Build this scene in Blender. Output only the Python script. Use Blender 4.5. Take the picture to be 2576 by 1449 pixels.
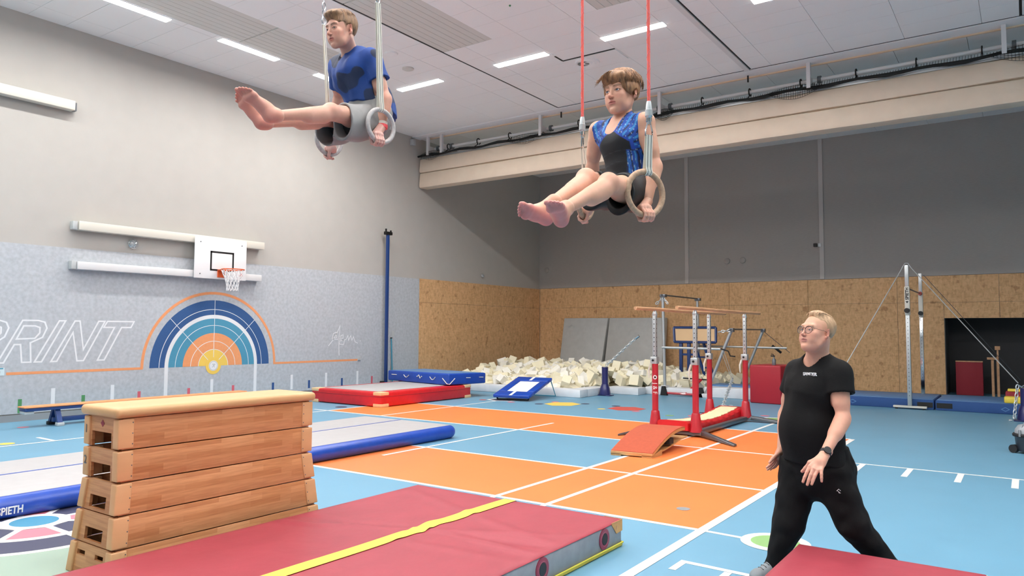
import bpy, bmesh, math, random
import numpy as np
from mathutils import Vector, Matrix
R = math.radians
random.seed(7)
for o in list(bpy.data.objects):
    bpy.data.objects.remove(o)
scn = bpy.context.scene
COL = scn.collection
K = 0.9294            # the hall is written in surveyed units u; 1 u = 0.9294 m

# ------------------------------------------------------------------ camera, world, lights, exposure
HCAM = 1.58
FPX, PITCH, YAW, ROLL = 1845.5, 0.0573, 0.61282, 0.00538
_fw = Vector((-math.sin(YAW)*math.cos(PITCH), math.cos(YAW)*math.cos(PITCH), math.sin(PITCH)))
_r0 = Vector((math.cos(YAW), math.sin(YAW), 0)); _u0 = _r0.cross(_fw)
_rt = _r0*math.cos(ROLL)+_u0*math.sin(ROLL); _up = -_r0*math.sin(ROLL)+_u0*math.cos(ROLL)
CAM = Vector((0, 0, HCAM))
cd = bpy.data.cameras.new('camera'); cam = bpy.data.objects.new('camera', cd); COL.objects.link(cam)
cd.sensor_width = 36; cd.lens = 36*FPX/2576; cd.clip_start = 0.05; cd.clip_end = 200
m3 = Matrix((_rt, _up, -_fw)).transposed()
cam.matrix_world = Matrix.Translation(CAM) @ m3.to_4x4()
scn.camera = cam
w = bpy.data.worlds.new('world'); scn.world = w; w.use_nodes = True
w.node_tree.nodes['Background'].inputs[0].default_value = (0.9, 0.95, 1, 1)
w.node_tree.nodes['Background'].inputs[1].default_value = 0.3
scn.view_settings.view_transform = 'Standard'; scn.view_settings.look = 'None'
scn.view_settings.gamma = 1; scn.view_settings.use_curve_mapping = False
scn.view_settings.exposure = 0.0
LAMP_W = 90
def area(x, y, z, sx, sy, p, col=(1, .97, .95), up=False):
    l = bpy.data.lights.new('hall_and_fill_light', 'AREA'); l.shape = 'RECTANGLE'; l.size = sx*K; l.size_y = sy*K
    l.energy = p; l.color = col; l.spread = R(170)
    o = bpy.data.objects.new('hall_and_fill_light', l); COL.objects.link(o); o.location = (x*K, y*K, z*K)
    if up: o.rotation_euler = (math.pi, 0, 0)
# the hall's own ceiling fittings: the end row, the side row, and the rows over the camera
END_ROW = [(-11.66, 12.73), (-8.75, 12.73), (-6.12, 12.73), (-3.15, 12.73)]
SIDE_ROW = [(-13.1, 6.65), (-13.1, 9.09), (-13.1, 11.5)]
for x, y in END_ROW: area(x, y, 7.44, 1.3, .2, LAMP_W*(1.4 if x < -4 else .9))
for x, y in SIDE_ROW+[(-13.1, 4.2), (-13.1, 1.8), (-13.1, -.6)]: area(x, y, 7.44, .2, 1.3, LAMP_W*.75)
for yy in (7.3, 3.3, -.7, -4.7):
    for xx in (-6.2, -3.1, 0, 3.2): area(xx if yy < 7 else xx+3.1, yy, 7.44, 1.3, .2, LAMP_W*(.76 if xx < -1 else .36))
for yy in (3.3, -1.5): area(-9.6, yy, 7.44, 1.3, .2, LAMP_W*.75)

# added fill: unseen upward lamps, without fittings, to brighten the ceiling
for xx in (-9.6, -6.2, -3.1, 0, 3.2):
    area(xx, 3.3, 6.4, 1.3, .2, LAMP_W*2.0, up=True)
    if xx > -4: area(xx+3.1, 7.3, 6.4, 1.3, .2, LAMP_W*1.3, up=True)

# ------------------------------------------------------------------ materials
def S(h):
    h = h.lstrip('#'); v = [int(h[i:i+2], 16)/255 for i in (0, 2, 4)]
    return tuple(((c+.055)/1.055)**2.4 if c > .04045 else c/12.92 for c in v)+(1,)
MATS = {}
def mat(name, col, rough=.5, metal=0, noise=0, nscale=20, bump=0, bscale=60, emit=0, alpha=1, coat=0, stretch=None, attr=False, col2=None, spec=.5, sss=0):
    m = bpy.data.materials.new(name); m.use_nodes = True; nt = m.node_tree; b = nt.nodes['Principled BSDF']
    if isinstance(col, str): col = S(col)
    b.inputs['Base Color'].default_value = col; b.inputs['Roughness'].default_value = rough
    b.inputs['Metallic'].default_value = metal; b.inputs['Alpha'].default_value = alpha
    b.inputs['Coat Weight'].default_value = coat; b.inputs['Specular IOR Level'].default_value = spec
    if sss:
        b.inputs['Subsurface Weight'].default_value = sss; b.inputs['Subsurface Radius'].default_value = (.012, .004, .002); b.inputs['Subsurface Scale'].default_value = 1
    if emit: b.inputs['Emission Color'].default_value = col; b.inputs['Emission Strength'].default_value = emit
    tc = nt.nodes.new('ShaderNodeTexCoord'); src = tc.outputs['Object']
    if stretch:
        mp = nt.nodes.new('ShaderNodeMapping'); mp.inputs['Scale'].default_value = stretch; nt.links.new(src, mp.inputs[0]); src = mp.outputs[0]
    base = None
    if attr:
        a = nt.nodes.new('ShaderNodeAttribute'); a.attribute_name = 'Col'; base = a.outputs['Color']; nt.links.new(base, b.inputs['Base Color'])
    if noise:
        n = nt.nodes.new('ShaderNodeTexNoise'); n.inputs['Scale'].default_value = nscale; n.inputs['Detail'].default_value = 6; nt.links.new(src, n.inputs[0])
        mx = nt.nodes.new('ShaderNodeMix'); mx.data_type = 'RGBA'
        rp = nt.nodes.new('ShaderNodeMapRange'); rp.inputs[1].default_value = .3; rp.inputs[2].default_value = .7
        nt.links.new(n.outputs[0], rp.inputs[0]); nt.links.new(rp.outputs[0], mx.inputs[0])
        if base is None:
            mx.inputs[6].default_value = tuple(c*(1-noise) for c in col[:3])+(1,)
            mx.inputs[7].default_value = (S(col2) if col2 else tuple(min(1, c*(1+noise)) for c in col[:3])+(1,))
        else:
            hs = nt.nodes.new('ShaderNodeHueSaturation'); hs.inputs['Value'].default_value = 1-noise; nt.links.new(base, hs.inputs['Color'])
            nt.links.new(hs.outputs[0], mx.inputs[6]); nt.links.new(base, mx.inputs[7])
        nt.links.new(mx.outputs[2], b.inputs['Base Color'])
    if bump:
        n2 = nt.nodes.new('ShaderNodeTexNoise'); n2.inputs['Scale'].default_value = bscale; n2.inputs['Detail'].default_value = 4; nt.links.new(src, n2.inputs[0])
        bp = nt.nodes.new('ShaderNodeBump'); bp.inputs['Strength'].default_value = bump; bp.inputs['Distance'].default_value = .01
        nt.links.new(n2.outputs[0], bp.inputs['Height']); nt.links.new(bp.outputs[0], b.inputs['Normal'])
    MATS[name] = m; return m
mat('floor_blue', '#6a9cb6', .42, noise=.03, nscale=1.5); mat('floor_orange', '#f08242', .42, noise=.03, nscale=1.5)
mat('line_white', '#efeeea', .45); mat('navy', '#3a3c55', .5); mat('petal_pink', '#d77a88', .5); mat('mint', '#97ad9d', .5)
mat('teal_spot', '#3f88a8', .5); mat('spot_yellow', '#f1c95a', .5); mat('spot_red', '#c65148', .5); mat('spot_green', '#84ad6c', .5)
mat('floor_grey', '#8b8f92', .5); mat('wall_upper', '#b4b1ab', .8, noise=.02, nscale=3, bump=.1, bscale=300)
mat('wall_back', '#aba59f', .85, noise=.05, nscale=60, stretch=(.15, 1, 1.4), bump=.3, bscale=150)
mat('felt', '#b4b9be', .95, noise=.1, nscale=16, bump=.2, bscale=120)
mat('felt_print', '#e4e6e8', .9); mat('print_orange', '#e69a68', .85, noise=.03); mat('print_blue', '#2f5588', .85, noise=.06, nscale=40); mat('print_teal', '#4a90ad', .85, noise=.04, nscale=40)
mat('print_yellow', '#ecc75c', .85); mat('print_green', '#4d8a58', .85); mat('print_red', '#d0626e', .85); mat('print_navy', '#2c4f86', .85)
mat('tile_white', '#eeeeed', .95, noise=.015, nscale=90, bump=.15, bscale=250); mat('ceiling_dark', '#9a9696', .9); mat('radiant', '#d0cfc9', .7)
mat('lamp', '#ffffff', .5, emit=8.0); mat('white_metal', '#dadada', .4); mat('cream_metal', '#d8d4c8', .45)
mat('board_white', '#eeeeee', .35); mat('black', '#101010', .5); mat('rubber', '#18181a', .7); mat('rim_orange', '#e0602c', .4)
mat('net_white', '#e8e8e8', .7); mat('block_red', '#a51d2b', .4, bump=.2, bscale=6); mat('net_black', '#141716', .8); mat('curtain', '#d8c7b2', .75, noise=.03, nscale=4, bump=.15, bscale=12)
mat('steel', '#b8bcc0', .28, metal=1); mat('steel_dark', '#75797d', .4, metal=.8); mat('chain_zinc', '#ccd1d2', .35, metal=.35); mat('chrome', '#d5d8da', .12, metal=1); mat('alu', '#c4c8c8', .38, metal=.7)
mat('trim_orange', '#e4ccae', .6); mat('paint_blue', '#1c3b74', .35); mat('paint_navy', '#22265e', .3, coat=.3); mat('paint_teal', '#3b8fa8', .4)
mat('paint_red', '#b3202c', .28, coat=.4); mat('vinyl_red', '#973541', .5, noise=.05, nscale=5, bump=.25, bscale=8); mat('vinyl_bright_red', '#cc2026', .35, noise=.06, nscale=8, bump=.3, bscale=14)
mat('vinyl_blue', '#1b46a6', .33, noise=.08, nscale=8, bump=.2, bscale=10); mat('vinyl_blue_dull', '#5b86b6', .5, noise=.05); mat('vinyl_grey', '#bdbfbd', .5, noise=.05, nscale=6, bump=.3, bscale=9)
mat('side_grey', '#8d9298', .55, noise=.1, nscale=12, bump=.2, bscale=10); mat('mat_grey', '#b0aeae', .6, noise=.03, nscale=8); mat('tape_yellow', '#f3d64c', .5)
mat('leather_tan', '#d3a060', .6, noise=.08); mat('piping_yellow', '#d9cf45', .5); mat('eyelet_red', '#8d2740', .4); mat('eyelet_black', '#242629', .6)
mat('wood_light', '#dba878', .5, noise=.1, nscale=6, stretch=(1, .08, 1)); mat('wood_top', '#d3a775', .42, noise=.07, nscale=7, stretch=(1, .06, 1))
mat('wood_bar', '#c99a72', .5, noise=.15, nscale=14, stretch=(1, .2, 1)); mat('wood_ply', '#c4955f', .5, noise=.12, nscale=30, stretch=(.3, .3, 6)); mat('wood_ring', '#b59478', .6, noise=.22, nscale=70)
mat('ring_grey', '#b3aeab', .6, noise=.14, nscale=60); mat('strap_white', '#e6e2d4', .8); mat('strap_line', '#30302e', .8); mat('rope_red', '#f06458', .7, noise=.2, nscale=900)
mat('foam', '#eee6c9', .9, noise=.06, nscale=3); mat('foam_white', '#efece0', .9, noise=.04); mat('cover_white', '#dfe3e6', .5, noise=.05, nscale=5, bump=.3, bscale=6)
mat('springboard_top', '#b04e30', .8, noise=.06, nscale=25); mat('cream_pad', '#f3dcb0', .8, noise=.04); mat('cream_corner', '#e5c193', .6); mat('plate_grey', '#6f7478', .45, metal=.3)
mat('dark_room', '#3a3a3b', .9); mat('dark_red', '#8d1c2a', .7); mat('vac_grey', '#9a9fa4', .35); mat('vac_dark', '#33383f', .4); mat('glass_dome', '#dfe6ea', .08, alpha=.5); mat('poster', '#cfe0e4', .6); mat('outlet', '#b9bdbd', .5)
mat('hall_wall', '#cdc9c3', .8)
# laminated beech panels: staves of slightly different tone, flush with each other
def beech():
    m = bpy.data.materials.new('beech'); m.use_nodes = True; nt = m.node_tree; b = nt.nodes['Principled BSDF']; b.inputs['Roughness'].default_value = .45
    tc = nt.nodes.new('ShaderNodeTexCoord'); sp = nt.nodes.new('ShaderNodeSeparateXYZ'); cb = nt.nodes.new('ShaderNodeCombineXYZ')
    ad = nt.nodes.new('ShaderNodeMath'); ad.operation = 'ADD'
    nt.links.new(tc.outputs['Object'], sp.inputs[0]); nt.links.new(sp.outputs[0], ad.inputs[0]); nt.links.new(sp.outputs[1], ad.inputs[1])
    nt.links.new(ad.outputs[0], cb.inputs[0]); nt.links.new(sp.outputs[2], cb.inputs[1])
    br = nt.nodes.new('ShaderNodeTexBrick'); br.inputs['Scale'].default_value = 1; br.inputs['Mortar Size'].default_value = 0
    br.inputs['Brick Width'].default_value = .26; br.inputs['Row Height'].default_value = .041; br.inputs['Bias'].default_value = -.2
    br.inputs['Color1'].default_value = S('#d29768'); br.inputs['Color2'].default_value = S('#b67545'); br.offset = .37; br.squash = 1
    nt.links.new(cb.outputs[0], br.inputs[0])
    n = nt.nodes.new('ShaderNodeTexNoise'); n.inputs['Scale'].default_value = 9; n.inputs['Detail'].default_value = 8
    mp = nt.nodes.new('ShaderNodeMapping'); mp.inputs['Scale'].default_value = (.6, .6, 9); nt.links.new(tc.outputs['Object'], mp.inputs[0]); nt.links.new(mp.outputs[0], n.inputs[0])
    mx = nt.nodes.new('ShaderNodeMix'); mx.data_type = 'RGBA'; mx.blend_type = 'MULTIPLY'; mx.inputs[0].default_value = .5
    cr = nt.nodes.new('ShaderNodeValToRGB'); cr.color_ramp.elements[0].color = (.62, .5, .42, 1); cr.color_ramp.elements[0].position = .3; cr.color_ramp.elements[1].position = .62
    nt.links.new(n.outputs[0], cr.inputs[0]); nt.links.new(br.outputs[0], mx.inputs[6]); nt.links.new(cr.outputs[0], mx.inputs[7])
    nt.links.new(mx.outputs[2], b.inputs['Base Color']); MATS['beech'] = m
beech()
def osb():
    m = bpy.data.materials.new('osb'); m.use_nodes = True; nt = m.node_tree; b = nt.nodes['Principled BSDF']; b.inputs['Roughness'].default_value = .7
    tc = nt.nodes.new('ShaderNodeTexCoord'); prev = None
    for i, (rz, sc) in enumerate((((.5, .9, 0), (12, 12, 34)), ((1.4, .2, .6), (36, 14, 14)), ((.9, 2.2, 1.9), (26, 26, 10)))):
        mp = nt.nodes.new('ShaderNodeMapping'); mp.inputs['Rotation'].default_value = rz; mp.inputs['Scale'].default_value = sc
        v = nt.nodes.new('ShaderNodeTexVoronoi'); v.inputs['Scale'].default_value = 1.0
        nt.links.new(tc.outputs['Object'], mp.inputs[0]); nt.links.new(mp.outputs[0], v.inputs['Vector'])
        cr = nt.nodes.new('ShaderNodeValToRGB'); e = cr.color_ramp
        e.elements[0].color = S('#b98f60'); e.elements[1].color = S('#e2b786'); e.elements[1].position = .8
        x = e.elements.new(.3); x.color = S('#cfa272')
        sx = nt.nodes.new('ShaderNodeSeparateColor'); nt.links.new(v.outputs['Color'], sx.inputs[0]); nt.links.new(sx.outputs[i], cr.inputs[0])
        if prev is None: prev = cr.outputs[0]
        else:
            mx = nt.nodes.new('ShaderNodeMix'); mx.data_type = 'RGBA'; mx.inputs[0].default_value = .45
            nt.links.new(prev, mx.inputs[6]); nt.links.new(cr.outputs[0], mx.inputs[7]); prev = mx.outputs[2]
    n = nt.nodes.new('ShaderNodeTexNoise'); n.inputs['Scale'].default_value = 5.0; n.inputs['Detail'].default_value = 2
    nt.links.new(tc.outputs['Object'], n.inputs[0]); cr = nt.nodes.new('ShaderNodeValToRGB'); cr.color_ramp.elements[0].position = .27; cr.color_ramp.elements[0].color = (.45, .33, .22, 1); cr.color_ramp.elements[1].position = .36; cr.color_ramp.elements[1].color = (1, 1, 1, 1)
    nt.links.new(n.outputs[0], cr.inputs[0]); mx = nt.nodes.new('ShaderNodeMix'); mx.data_type = 'RGBA'; mx.blend_type = 'MULTIPLY'; mx.inputs[0].default_value = .6
    nt.links.new(prev, mx.inputs[6]); nt.links.new(cr.outputs[0], mx.inputs[7]); nt.links.new(mx.outputs[2], b.inputs['Base Color']); MATS['osb'] = m
osb()

# ------------------------------------------------------------------ mesh helpers (units u, scaled by K on build)
def link(o, parent=None):
    COL.objects.link(o)
    if parent is not None: o.parent = parent
    return o
def tag(o, label=None, cat=None, group=None, kind=None):
    if label: o['label'] = label
    if cat: o['category'] = cat
    if group: o['group'] = group
    if kind: o['kind'] = kind
    return o
def worldpos(o):
    p = Vector((0, 0, 0))
    while o is not None: p += o.location; o = o.parent
    return p
def thing(name, label, cat, loc, group=None):
    o = bpy.data.objects.new(name, None); o.empty_display_size = .1; o.location = Vector(loc)*K
    link(o); return tag(o, label, cat, group)
class MB:
    def __init__(s): s.v = []; s.f = []; s.bev = 0; s.seg = 2; s.sm = False
    def add(s, vs, fs):
        n = len(s.v); s.v += [tuple(v) for v in vs]; s.f += [tuple(i+n for i in f) for f in fs]; return s
    def box(s, x0, x1, y0, y1, z0, z1):
        return s.add([(x, y, z) for x in (x0, x1) for y in (y0, y1) for z in (z0, z1)],
                     [(0, 1, 3, 2), (4, 6, 7, 5), (0, 4, 5, 1), (2, 3, 7, 6), (0, 2, 6, 4), (1, 5, 7, 3)])
    def hexa(s, b, t):     # bottom ring of 4, top ring of 4 (counterclockwise from above)
        return s.add(list(b)+list(t), [(3, 2, 1, 0), (4, 5, 6, 7), (0, 1, 5, 4), (1, 2, 6, 5), (2, 3, 7, 6), (3, 0, 4, 7)])
    def tube(s, pts, r, seg=10, closed=False, cap=True):
        s.sm = True
        pts = [Vector(p) for p in pts]; n = len(pts); rr = r if hasattr(r, '__len__') else [r]*n
        vs = []; ref = None
        for i, p in enumerate(pts):
            a = pts[(i-1) % n] if (closed or i > 0) else p; b = pts[(i+1) % n] if (closed or i < n-1) else p
            t = (b-a).normalized()
            if ref is None: ref = Vector((0, 0, 1)) if abs(t.z) < .9 else Vector((1, 0, 0))
            u = (ref-t*ref.dot(t)).normalized(); v = t.cross(u); ref = u
            vs += [p+(u*math.cos(2*math.pi*k/seg)+v*math.sin(2*math.pi*k/seg))*rr[i] for k in range(seg)]
        fs = []
        for i in range(n if closed else n-1):
            j = (i+1) % n
            fs += [(i*seg+k, i*seg+(k+1) % seg, j*seg+(k+1) % seg, j*seg+k) for k in range(seg)]
        if cap and not closed: fs += [tuple(range(seg))[::-1], tuple((n-1)*seg+k for k in range(seg))]
        return s.add(vs, fs)
    def lathe(s, c, prof, seg=16, axis='z'):
        s.sm = True; c = Vector(c); vs = []
        for r, h in prof:
            for k in range(seg):
                a = 2*math.pi*k/seg; q = (r*math.cos(a), r*math.sin(a), h)
                if axis == 'x': q = (q[2], q[0], q[1])
                if axis == 'y': q = (q[0], q[2], q[1])
                vs.append(c+Vector(q))
        fs = [(i*seg+k, i*seg+(k+1) % seg, (i+1)*seg+(k+1) % seg, (i+1)*seg+k) for i in range(len(prof)-1) for k in range(seg)]
        fs += [tuple(range(seg))[::-1], tuple((len(prof)-1)*seg+k for k in range(seg))]
        return s.add(vs, fs)
    def prism(s, pts, h, plane='xy', off=0):   # polygon pts in plane, extruded from off to off+h along the normal
        def q(p, d):
            return (p[0], p[1], d) if plane == 'xy' else ((d, p[0], p[1]) if plane == 'yz' else (p[0], d, p[1]))
        n = len(pts); vs = [q(p, off) for p in pts]+[q(p, off+h) for p in pts]
        return s.add(vs, [tuple(range(n))[::-1], tuple(range(n, 2*n))]+[(i, (i+1) % n, n+(i+1) % n, n+i) for i in range(n)])
    def stroke(s, pts, wd, h, plane='xy', off=0, closed=False):   # flat line of width wd along pts
        P = [Vector(p) for p in pts]; n = len(P); L = []; Rr = []
        for i, p in enumerate(P):
            a = P[(i-1) % n] if (closed or i > 0) else None; b = P[(i+1) % n] if (closed or i < n-1) else None
            d1 = (p-a).normalized() if a is not None and (p-a).length > 1e-9 else None; d2 = (b-p).normalized() if b is not None and (b-p).length > 1e-9 else None
            if d1 is None: d1 = d2
            if d2 is None: d2 = d1
            t = (d1+d2); t = t.normalized() if t.length > 1e-6 else d1
            nn = Vector((-t.y, t.x)); k = 1/max(.35, nn.dot(Vector((-d1.y, d1.x))))
            L.append(p+nn*wd/2*k); Rr.append(p-nn*wd/2*k)
        m = n if closed else n-1
        for i in range(m):
            j = (i+1) % n; s.prism([L[i], Rr[i], Rr[j], L[j]], h, plane, off)
        return s
    def build(s, name, material, parent=None, kind=None, label=None, smooth=None):
        org = worldpos(parent) if parent is not None else Vector((0, 0, 0))
        me = bpy.data.meshes.new(name)
        me.from_pydata([tuple(Vector(v)*K-org) for v in s.v], [], s.f); me.update()
        bm = bmesh.new(); bm.from_mesh(me); bmesh.ops.recalc_face_normals(bm, faces=bm.faces)
        if s.bev:
            bmesh.ops.bevel(bm, geom=[e for e in bm.edges if e.calc_face_angle(0) > .3], offset=s.bev*K, segments=s.seg, profile=.5, affect='EDGES')
        bm.to_mesh(me); bm.free()
        if s.sm or s.bev or smooth:
            me.shade_smooth()
            try: me.set_sharp_from_angle(angle=R(42))
            except Exception: pass
        me.materials.append(MATS[material]); o = bpy.data.objects.new(name, me); link(o, parent)
        if kind: o['kind'] = kind
        if label: o['label'] = label
        return o
def bx(name, m, parent, x0, x1, y0, y1, z0, z1, bev=0, seg=2, **k):
    b = MB().box(x0, x1, y0, y1, z0, z1); b.bev = bev; b.seg = seg; return b.build(name, m, parent, **k)
def tb(name, m, parent, pts, r, seg=10, **k): return MB().tube(pts, r, seg).build(name, m, parent, **k)
def arc(c, r, a0, a1, n): return [(c[0]+r*math.cos(a0+(a1-a0)*i/n), c[1]+r*math.sin(a0+(a1-a0)*i/n)) for i in range(n+1)]
def text(s, size, m, parent, origin, ux, uy, name='lettering', depth=.002, bold=0, shear=0, spacing=1, sx=1):
    """raised lettering: origin (u), ux = reading direction, uy = letter up"""
    c = bpy.data.curves.new(name, 'FONT'); c.body = s; c.size = size*K; c.extrude = depth*K; c.offset = bold*K; c.shear = shear; c.space_character = spacing; c.resolution_u = 3
    t = bpy.data.objects.new(name, c); COL.objects.link(t); dg = bpy.context.evaluated_depsgraph_get(); dg.update()
    me = bpy.data.meshes.new_from_object(t.evaluated_get(dg)); bpy.data.objects.remove(t)
    ux = Vector(ux).normalized(); uy = Vector(uy).normalized(); un = ux.cross(uy)
    mt = Matrix((ux*sx, uy, un)).transposed().to_4x4(); org = worldpos(parent) if parent is not None else Vector((0, 0, 0))
    mt.translation = Vector(origin)*K-org; me.transform(mt); me.materials.clear(); me.materials.append(MATS[m])
    return link(bpy.data.objects.new(name, me), parent)
def chain(name, m, parent, a, b, link_l=.07, r=.007, n=None):
    a = Vector(a); b = Vector(b); d = (b-a); n = n or max(2, int(d.length/(link_l*.72))); t = d.normalized()
    s1 = t.cross(Vector((0, 0, 1))); s1 = s1.normalized() if s1.length > .05 else Vector((1, 0, 0)); s2 = t.cross(s1); mb = MB()
    for i in range(n):
        c = a+d*(i+.5)/n; s = s1 if i % 2 else s2
        mb.tube([c+t*(link_l/2*math.cos(q))+s*(link_l*.28*math.sin(q)) for q in [2*math.pi*k/8 for k in range(8)]], r, 4, closed=True)
    return mb.build(name, m, parent)
mat('batten', '#c5bfba', .8)
# ================================================================== THE HALL
XL, YB, ZC = -15.03, 23.17, 7.5
XR, YF = 9.5, -9.0
floor = bx('floor', 'floor_blue', None, XL-.3, XR+.3, YF-.3, YB+3.3, -.2, 0, kind='structure')
E1 = .0012   # printed layers lie on each other
def patch(m, pts, lv=1, name='court_area'): return MB().prism(pts, E1, 'xy', E1*(lv-1)).build(name, m, floor)
def rect(x0, x1, y0, y1): return [(x0, y0), (x1, y0), (x1, y1), (x0, y1)]
def line(pts, wd=.054, lv=2, closed=False, name='court_line', m='line_white'): return MB().stroke(pts, wd, E1, 'xy', E1*(lv-1), closed).build(name, m, floor)
patch('floor_orange', rect(-12.02, -2.33, 6.16, 8.07)); patch('floor_orange', rect(-4.51, -2.33, 8.07, 10.43)); patch('floor_orange', rect(-12.02, -2.33, 10.43, 12.72))
line([(-12.9, 12.72), (-2.36, 12.72)], .055); line([(-12.45, 10.43), (-2.36, 10.43)]); line([(-12.02, 8.07), (-2.36, 8.07)]); line([(-12.1, 6.15), (-2.33, 6.15)], .06)
line([(-2.33, -6), (-2.33, 12.70)], .085, 3); line([(-3.9, 5.98), (-3.9, 14.6)], .06, 3); line([(-4.51, 5.98), (-4.51, 12.69)], .06, 3); line([(-7.18, 7.2), (-7.18, 11.55)], .055, 3)
line([(-10.48, 10.4), (-10.48, 14.25)], .05, 3); line([(-12.02, -2), (-12.02, 14.0)], .055, 3)
line([(-12.6, 5.17), (-12.05, 5.17)], .06, 2)
line([(-2.3, 6.15), (-1.97, 6.13)], .05, 2); line([(-4.2, 14.2), (-4.2, 14.45)], .05)
# scoring circle lines at the right edge of the court
circ = lambda c, r, n=32: [(c[0]+r*math.cos(2*math.pi*i/n), c[1]+r*math.sin(2*math.pi*i/n)) for i in range(n)]
patch('line_white', circ((-1.72, 6.16), .27), 3, 'court_marking'); patch('spot_green', circ((-1.72, 6.16), .19), 4, 'court_marking')
hx = lambda c, rx, ry: [(c[0]+rx*math.cos(math.pi/3*i+math.pi/6), c[1]+ry*math.sin(math.pi/3*i+math.pi/6)) for i in range(6)]
patch('line_white', hx((-4.02, 14.68), .34, .34), 2, 'court_marking'); patch('spot_green', hx((-4.02, 14.68), .25, .25), 3, 'court_marking')
patch('line_white', hx((-10.53, 14.62), .42, .36), 2, 'court_marking'); patch('navy', hx((-10.53, 14.62), .34, .28), 3, 'court_marking')
patch('spot_yellow', hx((-8.85, 14.64), .42, .45), 2, 'court_marking'); patch('spot_red', hx((-7.22, 14.64), .42, .42), 2, 'court_marking')
for (x, y, r, m) in ((-10.92, 14.32, .09, 'spot_red'), (-9.29, 14.32, .1, 'navy'), (-8.46, 15.01, .1, 'navy'), (-7.63, 14.25, .09, 'spot_yellow'), (-7.66, 15.0, .1, 'navy'), (-6.82, 14.27, .09, 'petal_pink'),
    (-9.24, 14.95, .09, 'petal_pink'), (-10.04, 14.27, .09, 'petal_pink'), (-12.34, 11.08, .13, 'navy'), (-5.65, 14.9, .1, 'navy'), (-5.5, 14.25, .16, 'petal_pink'), (-5.95, 14.0, .09, 'spot_green'), (-4.4, 15.15, .09, 'petal_pink'), (-14.07, 5.54, .09, 'petal_pink'), (-12.27, 4.62, .11, 'spot_yellow'), (-12.2, 5.9, .08, 'spot_green')):
    patch(m, circ((x, y), r, 16), 2, 'court_marking')
patch('floor_grey', circ((-2.75, 6.78), .065, 20), 3, 'floor_socket')
# ladder marking to the right, and its corner near the camera
line([(-2.1, 10.44), (3.5, 10.44)], .045); 
for i in range(9): line([(-1.79+i*.54, 10.42), (-1.79+i*.54, 9.82)], .068)
line([(-2.13, 5.03), (-2.13, 5.25), (-1.0, 5.2)], .055); line([(-1.78, 5.2), (-1.78, 4.7)], .055); line([(-1.2, 5.2), (-1.2, 4.7)], .055)
# compass wheel in the lower left
WC = (-7.16, 2.94)
patch('mint', circ(WC, 2.2, 64), 1, 'court_marking'); patch('line_white', circ(WC, 1.05, 64), 2, 'court_marking'); patch('navy', circ(WC, .98, 64), 3, 'court_marking')
patch('line_white', circ(WC, .65, 48), 4, 'court_marking')
for i in range(8):
    a0, a1 = R(i*45+2.5), R(i*45+42.5); a = [a0+(a1-a0)*k/5 for k in range(6)]
    patch('petal_pink' if i % 2 else 'navy', [(WC[0]+.57*math.cos(t), WC[1]+.57*math.sin(t)) for t in a]+[(WC[0]+.29*math.cos(t), WC[1]+.29*math.sin(t)) for t in (a1, a0)], 5, 'court_marking')
for i in range(8):
    a = R(i*45); line([(WC[0]+.2*math.cos(a), WC[1]+.2*math.sin(a)), (WC[0]+.99*math.cos(a+.02), WC[1]+.99*math.sin(a))], .055, 6, name='court_marking')
patch('line_white', circ(WC, .27, 32), 7, 'court_marking'); patch('teal_spot', circ(WC, .185, 32), 8, 'court_marking')

# ---- left wall with its felt panel and printed mural
wl = bx('wall_left', 'wall_upper', None, XL-.3, XL, YF, YB+.3, 0, ZC+.2, kind='structure')
bx('felt_panel', 'felt', wl, XL, XL+.022, YF, 16.48, .14, 3.23)
bx('baseboard_left', 'floor_grey', None, XL, XL+.03, YF, YB, 0, .12, kind='structure')
for y0, y1 in ((16.49, 19.83), (19.835, 23.15)): 
    for z0, z1 in ((.12, 2.52), (2.525, 3.24)): bx('osb_board', 'osb', wl, XL, XL+.03, y0, y1, z0, z1)
FX = XL+.022
def WM(m, pts, lv=1, name='mural_print'): return MB().prism(pts, .0015, 'yz', FX+.0015*(lv-1)).build(name, m, wl)
def WS(m, pts, wd, lv=1, closed=False, name='mural_print'): return MB().stroke(pts, wd, .0015, 'yz', FX+.0015*(lv-1), closed).build(name, m, wl)
AC = (9.69, .865)
def ring(m, r0, r1, lv=1, a0=0, a1=math.pi, c=AC):
    n = 40; MB_ = MB()
    for i in range(n):
        t0, t1 = a0+(a1-a0)*i/n, a0+(a1-a0)*(i+1)/n
        MB_.prism([(c[0]+r*math.cos(t), c[1]+r*math.sin(t)) for r, t in ((r0, t0), (r1, t0), (r1, t1), (r0, t1))], .0015, 'yz', FX+.0015*(lv-1))
    MB_.build('mural_print', m, wl)
ring('print_blue', 1.27, 1.47); ring('print_blue', 1.145, 1.255); ring('felt_print', 1.06, 1.14)
WM('felt_print', [(AC[0]-1.14, .12), (AC[0]-1.06, .12), (AC[0]-1.06, AC[1]), (AC[0]-1.14, AC[1])]); WM('felt_print', [(AC[0]+1.06, .12), (AC[0]+1.14, .12), (AC[0]+1.14, AC[1]), (AC[0]+1.06, AC[1])])
ring('print_teal', .91, 1.058); ring('print_teal', .735, .9); ring('print_orange', .555, .733); ring('print_orange', .37, .547); ring('print_yellow', .12, .362)
for a in (45, 90, 135): WS('felt_print', [(AC[0]+.18*math.cos(R(a)), AC[1]+.18*math.sin(R(a))), (AC[0]+1.47*math.cos(R(a)), AC[1]+1.47*math.sin(R(a)))], .012, 2)
for r in (1.262, .905, .55, .366): ring('felt_print', r-.006, r+.006, 2)
WM('print_yellow', circ(AC, .19, 24), 3); WM('felt_print', circ(AC, .115, 24), 4); WS('outlet', circ(AC, .1, 20), .012, 5, True)
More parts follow.
